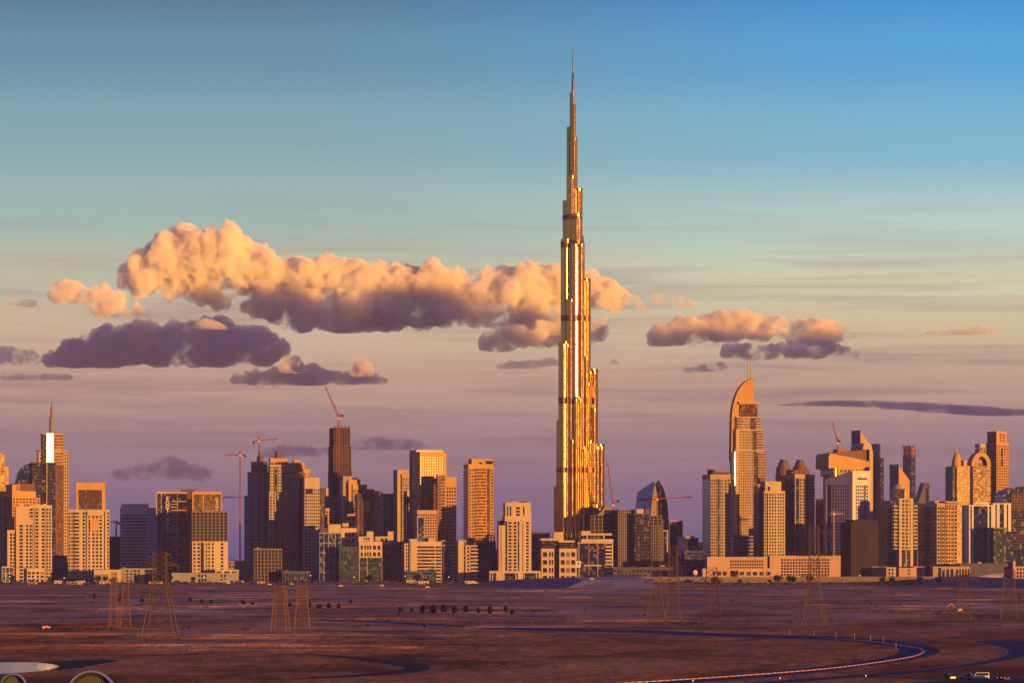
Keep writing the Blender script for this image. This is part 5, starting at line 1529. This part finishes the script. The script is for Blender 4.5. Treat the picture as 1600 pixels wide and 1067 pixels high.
    for i in range(k): mb.f.append((n + i, n + k + 1 + i, n + k + 2 + i, n + i + 1))
    mb.box(-L, L, -9.2, -8.6, 0, 3); mb.box(-L, L, 8.6, 9.2, 0, 3); mb.make('vault_roof', 'cream', root)
    mb = MB(); mb.box(L - .6, L - .2, -8.6, 8.6, 0, 9); mb.make('end_wall', 'void', root)  # black sheet paints the shade inside the open end
    root.location.z = 0
    # street lamps, a few of them already lit
    lamps = [(14, 911, "first lit lamp at the left edge below the stepped apartment tower"), (53, 912, "lit lamp in front of the leftmost apartment tower"), (99, 914, "lit lamp between the two left apartment towers"), (318, 912, "lit lamp at the right end of the grey podium"), (394, 910, "lit lamp left of the dark purple slab"), (484, 909, "lit lamp in front of the blue low block"), (552, 912, "lit lamp below the teal glass low block"), (632, 910, "lit lamp at the left corner of the long cream low block"),
             (700, 912, "lit lamp below the dark banded low block"), (856, 906.5, "lit lamp behind the dark embankment"), (990, 907, "lit lamp before the long dim hall"), (1342, 909, "lit lamp below the black unfinished tower"), (1458, 908, "lit lamp left of the ribbed podium")]
    src = None
    for c, r, lab in lamps:
        q = gp(c, r)
        if src is None:
            src = empty("street_lamp", q, 0, lab, "street lamp", "lit lamps along the city edge")
            mb = MB(); mb.bar((0, 0, 0), (0, 0, 9), .14, .09, 8); mb.make('pole', 'steel', src)
            mb = MB(); mb.bar((0, 0, 8.9), (1.2, -.8, 9.4), .07); mb.make('arm', 'steel', src)
            mb = MB(); mb.box(.6, 2.0, -1.5, -.3, 9.2, 9.7); mb.make('lamp_head', 'far_lamp', src)
        else: tree_copy(src, q, lab)
    # marker posts on the bend
    src = None
    for i, (c, r) in enumerate(((1234, 991.5), (1272, 993), (1306, 995.5), (1335, 998), (1360, 1000.5), (1380, 1003.5), (1400, 1014))):
        q = gp(c, r)
        lab = "short white topped post on the outer edge of the curving road"
        if src is None:
            src = empty("marker_post", q, 0, lab, "post", "marker posts along the curving road")
            mb = MB(); mb.bar((0, 0, 0), (0, 0, 2.2), .1, .08, 8); mb.make('post', 'grey', src)
            mb = MB(); mb.box(-.16, .16, -.16, .16, 2.1, 2.4); mb.make('cap', 'grey', src)
        else: tree_copy(src, q, lab)
    src = None
    for c, r, lab in ((1219, 1064, "small glowing lamp at the bottom edge, left of the two near the right roads"), (1353, 1060, "small glowing lamp by the lower road left of the parked cars"), (1083, 1068, "small glowing lamp at the bottom edge below the red kerb"), (75, 1047, "small glowing lamp standing by the pond")):
        q = gp(c, r)
        if src is None:
            src = empty("bollard_lamp", q, 0, lab, "lamp", "glowing low lamps")
            mb = MB(); mb.bar((0, 0, 0), (0, 0, .9), .12, .1, 8); mb.make('post', 'dark', src)
            mb = MB(); mb.cyl(0, 0, [(.18, .85), (.22, 1.0), (.12, 1.2)], 12); mb.make('lamp_head', 'white_lamp', src)
        else: tree_copy(src, q, lab)
misc()

MT['dryleaf'] = pmat('dry_scrub', (.05, .035, .025), .9)
def scrub():
    """low scrub dotted over the plain and along the edge of the city"""
    rnd = random.Random(9)
    mb = MB()
    for i in range(2600):
        if i < 900:
            r, c = rnd.uniform(905.5, 914), rnd.uniform(-20, 1620)
            if 740 < c < 1030 or c > 1440: continue
        else:
            r, c = 914 + 140 * rnd.random() ** 2.2, rnd.uniform(-20, 1620)
            if noise.noise(Vector((c / 130, r / 9, 3))) < .05: continue
        if r > 985: continue
        q = gp(c, r)
        h = rnd.uniform(.5, 1.3) * (2.2 if i < 900 else 1)
        for k in range(7):
            p = q + Vector((rnd.gauss(0, h), rnd.gauss(0, h), h * rnd.uniform(.1, .8)))
            n = Vector((rnd.gauss(0, 1), rnd.gauss(0, 1), rnd.gauss(0, 1))).normalized()
            u = n.orthogonal().normalized() * h * rnd.uniform(.4, .8); v = n.cross(u)
            m = len(mb.v)
            mb.v += [tuple(p + u), tuple(p + v), tuple(p - u), tuple(p - v)]
            mb.f.append((m, m + 1, m + 2, m + 3))
    tag(mb.make("scrub", 'dryleaf'), kind='stuff')
scrub()

def city_foot():
    """cabins and dark street trees at the foot of the towers, ridges of bulldozed sand on the plain"""
    rnd = random.Random(21)
    src = None
    for i in range(16):
        c, r = rnd.uniform(0, 740), rnd.uniform(910.6, 913)
        q = gp(c, r)
        lab = "small pale site cabin at the foot of the city's front row"
        if src is None:
            src = empty("site_cabin", q, R(rnd.uniform(-20, 20)), lab, "cabin", "site cabins along the city edge")
            mb = MB(); mb.box(-6, 6, -1.5, 1.5, 0, 3.2); mb.make('body', 'cream', src)
            mb = MB(); mb.box(-6.3, 6.3, -1.8, 1.8, 3.2, 3.6); mb.make('roof', 'grey', src)
            for x in (-3.5, 0, 3.5):
                mb = MB(); mb.box(x - .9, x + .9, -1.6, -1.48, 1.1, 2.4); mb.make('window', 'gwin', src)
        else:
            t = tree_copy(src, q, lab); t.rotation_euler.z = R(rnd.uniform(-25, 25)); t.scale = (rnd.uniform(.7, 1.6), 1, rnd.uniform(.8, 1.3))
    src = None
    for i in range(46):
        c, r = rnd.uniform(-10, 1610), rnd.uniform(908.6, 911.6)
        if 975 < c < 1470: r = rnd.uniform(911.5, 914)
        elif 742 < c < 975 or c > 1440: continue
        q = gp(c, r)
        lab = "dark street tree along the foot of the city's front row"
        if src is None:
            src = empty("street_tree", q, 0, lab, "tree", "street trees at the foot of the city")
            mb = MB(); mb.bar((0, 0, 0), (0, 0, 5), .25, .12, 7); mb.make('trunk', 'bark', src)
            mb = MB()
            for k in range(380):
                d = Vector((rnd.gauss(0, 1), rnd.gauss(0, 1), rnd.gauss(0, .8)))
                p = Vector((0, 0, 5.6)) + d.normalized() * rnd.uniform(.8, 3.1) * (1 + .3 * math.sin(d.x * 3 + d.y * 2))
                n = Vector((rnd.gauss(0, 1), rnd.gauss(0, 1), rnd.gauss(0, 1))).normalized()
                u = n.orthogonal().normalized() * rnd.uniform(.4, .8); v = n.cross(u); m = len(mb.v)
                mb.v += [tuple(p + u), tuple(p + v), tuple(p - u), tuple(p - v)]; mb.f.append((m, m + 1, m + 2, m + 3))
            mb.make('crown', 'leaf', src)
        else:
            t = tree_copy(src, q, lab); k = rnd.uniform(.6, 1.5); t.scale = (k * rnd.uniform(.8, 1.3), k, k); t.rotation_euler.z = rnd.uniform(0, 6)
    mb = MB()
    for i in range(90):
        r = 919 + 130 * rnd.random() ** 1.7
        c = rnd.uniform(-60, 1600)
        if 985 < r and (c > 900): continue
        if 1018 < r: continue
        q = gp(c, r)
        L, h = rnd.uniform(25, 150), rnd.uniform(.5, 1.9)
        n, a = 14, rnd.uniform(-.35, .35)
        base = len(mb.v)
        for k in range(n + 1):
            t = k / n
            x = (t - .5) * L
            hh = h * math.sin(math.pi * t) ** .6 * (.6 + .6 * abs(noise.noise(Vector((x / 9, i, 0)))) )
            w = 2.2 * h + 1.5
            o = 3 * noise.noise(Vector((x / 25, i, 5)))
            for dy, z in ((-w, -.05), (-w * .35, hh * .8), (0, hh), (w * .4, hh * .75), (w, -.05)):
                X, Yy = x, dy + o
                mb.v.append((q.x + X * math.cos(a) - Yy * math.sin(a), q.y + X * math.sin(a) + Yy * math.cos(a), z))
        for k in range(n):
            for j in range(4):
                p = base + k * 5 + j
                mb.f.append((p, p + 5, p + 6, p + 1))
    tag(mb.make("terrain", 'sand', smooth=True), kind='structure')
city_foot()

def wires():
    """sagging cables strung between the pylons"""
    D = lambda row: F * CH / (row - HZ)
    MT['cable'] = pmat('cable', (.06, .04, .035), .7)
    runs = [((217, 925, 1000), (-60, 912, 992), "sagging cable from the largest pylon's lower left arm to the left edge"), ((222, 884, 1000), (-60, 868, 992), "sagging cable from the largest pylon's upper left arm to the left edge"),
            ((283, 925, 1000), (438, 917, 990), "sagging cable from the largest pylon's lower right arm to the left orange pylon"), ((278, 884, 1000), (430, 916, 990), "sagging cable from the largest pylon's upper right arm to the left orange pylon"),
            ((449, 918, 990), (462, 917, 985), "short cable between the two orange box headed pylons"), ((484, 917, 985), (1010, 908, 975), "long low cable from the right orange pylon to the pylons by the viaduct"),
            ((1068, 909, 972), (1094, 911, 978), "short cable between the viaduct end pylons and the single faint pylon"), ((1132, 911, 978), (1250, 901, 981), "cable from the single faint pylon to the tallest pylon on the right"),
            ((1298, 868, 981), (1480, 904, 966), "cable from the tallest right hand pylon to the broad headed pylon by the digger"), ((1526, 904, 966), (1555, 905, 969), "short cable between the two broad headed pylons")]
    for a, b, lab in runs:
        p, q = px(a[0], a[1], D(a[2])), px(b[0], b[1], D(b[2]))
        L = (q - p).length
        mb = MB(); n = 16; last = p
        for i in range(1, n + 1):
            t = i / n
            c = p.lerp(q, t); c.z -= .028 * min(L, 160) * 4 * t * (1 - t)
            mb.bar(last, c, .055, .055, 5); last = c
        tag(mb.make("power_line", 'cable'), lab, "cable", "cables between the pylons")
wires()
def clouds():
    big = [(228, 432, 30), (255, 415, 42), (300, 408, 50), (345, 405, 48), (388, 425, 40), (425, 440, 32), (280, 450, 30), (335, 452, 30), (345, 372, 18), (268, 382, 22),
           (468, 428, 30), (518, 425, 34), (560, 445, 34), (606, 445, 36), (652, 442, 36), (700, 450, 36), (750, 452, 34), (800, 450, 34), (846, 450, 34), (892, 450, 33), (930, 455, 28), (958, 470, 14),
           (420, 478, 32), (470, 484, 36), (530, 488, 38), (600, 486, 38), (670, 488, 32), (740, 490, 24), (810, 488, 24), (868, 486, 20)]
    make_cloud(big, 520, 34000, CM_THICK, "huge golden cumulus bank stretching left of the tallest tower", 3, 15)
    make_cloud([(768, 534, 18), (800, 527, 24), (842, 522, 26), (885, 520, 26), (925, 517, 22)], 549, 34500, CM_MID, "mauve and pink cloud tucked under the golden bank beside the tallest tower", 5, 18, 0.8)
    make_cloud([(448, 575, 11), (456, 570, 14), (464, 579, 8)], 583, 26000, CM_MID, "peach puff peeping out at the right end of the long dark cloud", 41, 9, 0.35)
    make_cloud([(558, 582, 9), (566, 577, 12), (575, 583, 8)], 588, 26000, CM_MID, "round peach puff on the right end of the flat based cloud", 42, 9, 0.35)
    make_cloud([(298, 510, 8, 5), (318, 507, 14, 8), (340, 509, 13, 7), (352, 513, 7, 4)], 515, 26000, CM_MID, "peach puff crowning the long dark cloud", 43, 9, 0.35)
    make_cloud([(82, 562, 16), (120, 552, 24), (165, 545, 30), (220, 538, 34), (280, 533, 36), (340, 536, 36), (398, 540, 34), (434, 546, 20)], 574, 33000, CM_THICK,
               "long dark mauve cloud below the left end of the golden bank", 8, 14, 0.8)
    make_cloud([(368, 594, 10), (400, 590, 14), (440, 588, 16), (480, 590, 14), (520, 590, 13), (560, 588, 15), (600, 595, 9), (456, 570, 14), (566, 578, 12)], 602, 33200, CM_THICK,
               "flat based cloud with two small peach bumps below the long dark cloud", 11, 14, 0.5)
    make_cloud([(92, 462, 16), (112, 456, 20), (134, 464, 14), (160, 472, 22), (190, 478, 18), (222, 486, 12), (248, 489, 8)], 496, 33600, CM_MID,
               "small pink cloud trailing a dark tail left of the golden bank", 14, 14, 0.55)
    make_cloud([(18, 471, 9, 4), (44, 475, 14, 4)], 480, 33800, CM_THIN, "faint pinkish wisp at the far left edge of the sky", 15, 12, 0.25)
    make_cloud([(8, 560, 16), (30, 558, 15), (48, 560, 10)], 570, 33000, CM_MID, "small dark cloud at the left edge beside the long dark cloud", 16, 14, 0.45)
    make_cloud([(20, 590, 20, 4), (60, 588, 16, 4), (100, 590, 16, 4)], 594, 33000, CM_THIN, "thin dark wisp under the small dark cloud at the left edge", 17, 12, 0.25)
    make_cloud([(1030, 529, 15), (1070, 522, 22), (1115, 516, 26), (1160, 508, 24), (1200, 512, 20), (1250, 517, 18), (1298, 519, 18), (1326, 523, 10)], 541, 33500, CM_THICK,
               "rose topped cloud right of the tallest tower", 21, 15, 0.6)
    make_cloud([(1140, 549, 14), (1190, 551, 15), (1240, 547, 17), (1290, 546, 17), (1336, 551, 13)], 564, 33000, CM_THICK, "rosy cloud lying just under the rose topped one", 22, 14, 0.5)
    make_cloud([(1075, 577, 12, 6), (1100, 575, 14, 8), (1124, 573, 10, 7)], 583, 33000, CM_MID, "small slate cloud just left of the twin mast tower's tips", 23, 12, 0.3)
    make_cloud([(990, 470, 12, 9), (1000, 481, 10, 5)], 488, 33900, CM_THIN, "small pink puff at the right end of the golden bank", 24, 12, 0.35)
    make_cloud([(1032, 467, 12, 7), (1056, 470, 16, 8), (1080, 476, 12, 5)], 482, 33900, CM_THIN, "pink wisp floating by itself right of the golden bank", 25, 12, 0.35)
    make_cloud([(190, 742, 20, 12), (225, 738, 24, 14), (268, 733, 26, 16), (310, 740, 22, 12)], 752, 36000, CM_THIN, "low hazy pink cloud behind the striped office block", 26, 16, 0.5)
    make_cloud([(1250, 632, 40, 2), (1310, 630, 60, 3.5), (1390, 632, 70, 4), (1480, 638, 80, 4), (1570, 645, 80, 4)], 655, 36000, CM_THIN, "long slate streak of cloud over the right side of the city", 27, 12, 0.04, extra=0)
    make_cloud([(1470, 521, 28, 4), (1510, 519, 32, 6), (1545, 516, 18, 4)], 523, 35000, CM_THIN, "short slate streak of cloud near the right edge of the sky", 28, 12, 0.2)
    make_cloud([(790, 573, 16, 5), (830, 569, 22, 7), (862, 567, 14, 6)], 577, 34500, CM_THIN, "thin slate wisp low on the left of the tallest tower", 29, 12, 0.22)
    make_cloud([(570, 697, 24, 7), (610, 694, 26, 8), (650, 697, 20, 6)], 703, 36000, CM_THIN, "faint low slate cloud above the mid rise blocks", 30, 14, 0.3)
    make_cloud([(430, 708, 24, 8), (470, 705, 26, 9), (505, 708, 18, 6)], 716, 36000, CM_THIN, "faint low slate cloud behind the tower cranes", 31, 14, 0.3)
    make_cloud([(960, 567, 7, 4)], 570, 34000, CM_THIN, "tiny slate puff right of the tallest tower, upper of two", 32, 8, 0.12)
    make_cloud([(950, 605, 9, 3)], 607, 34000, CM_THIN, "tiny slate puff right of the tallest tower, lower of two", 33, 8, 0.1)
    # unseen bank of cloud added between the low sun and the clouds to shade their undersides
    rnd = random.Random(50)
    perp = Vector((math.cos(SUN_AZ), math.sin(SUN_AZ), 0))
    c0 = Vector((-1500, 34000, 0)) + Vector((math.sin(SUN_AZ), -math.cos(SUN_AZ), 0)) * 14000
    dz = 14000 * math.tan(SUN_EL)
    full = []
    u = -3600
    while u < 7000:
        top = 2160 + rnd.uniform(-150, 150)
        if -1500 < u < 700: top += 120
        if u > 1100: top -= 390
        c = c0 + perp * u
        c.z = top + dz - 420
        full.append((c, 420, 420, 420))
        c = c.copy(); c.z -= 500
        full.append((c, 480, 420, 480))
        u += 260
    cloud_body(full, 1000, CM_BANK, "broad cloud bank far off to the right, outside the picture", rnd, 60, 1.0, 1.0, 3)
clouds()
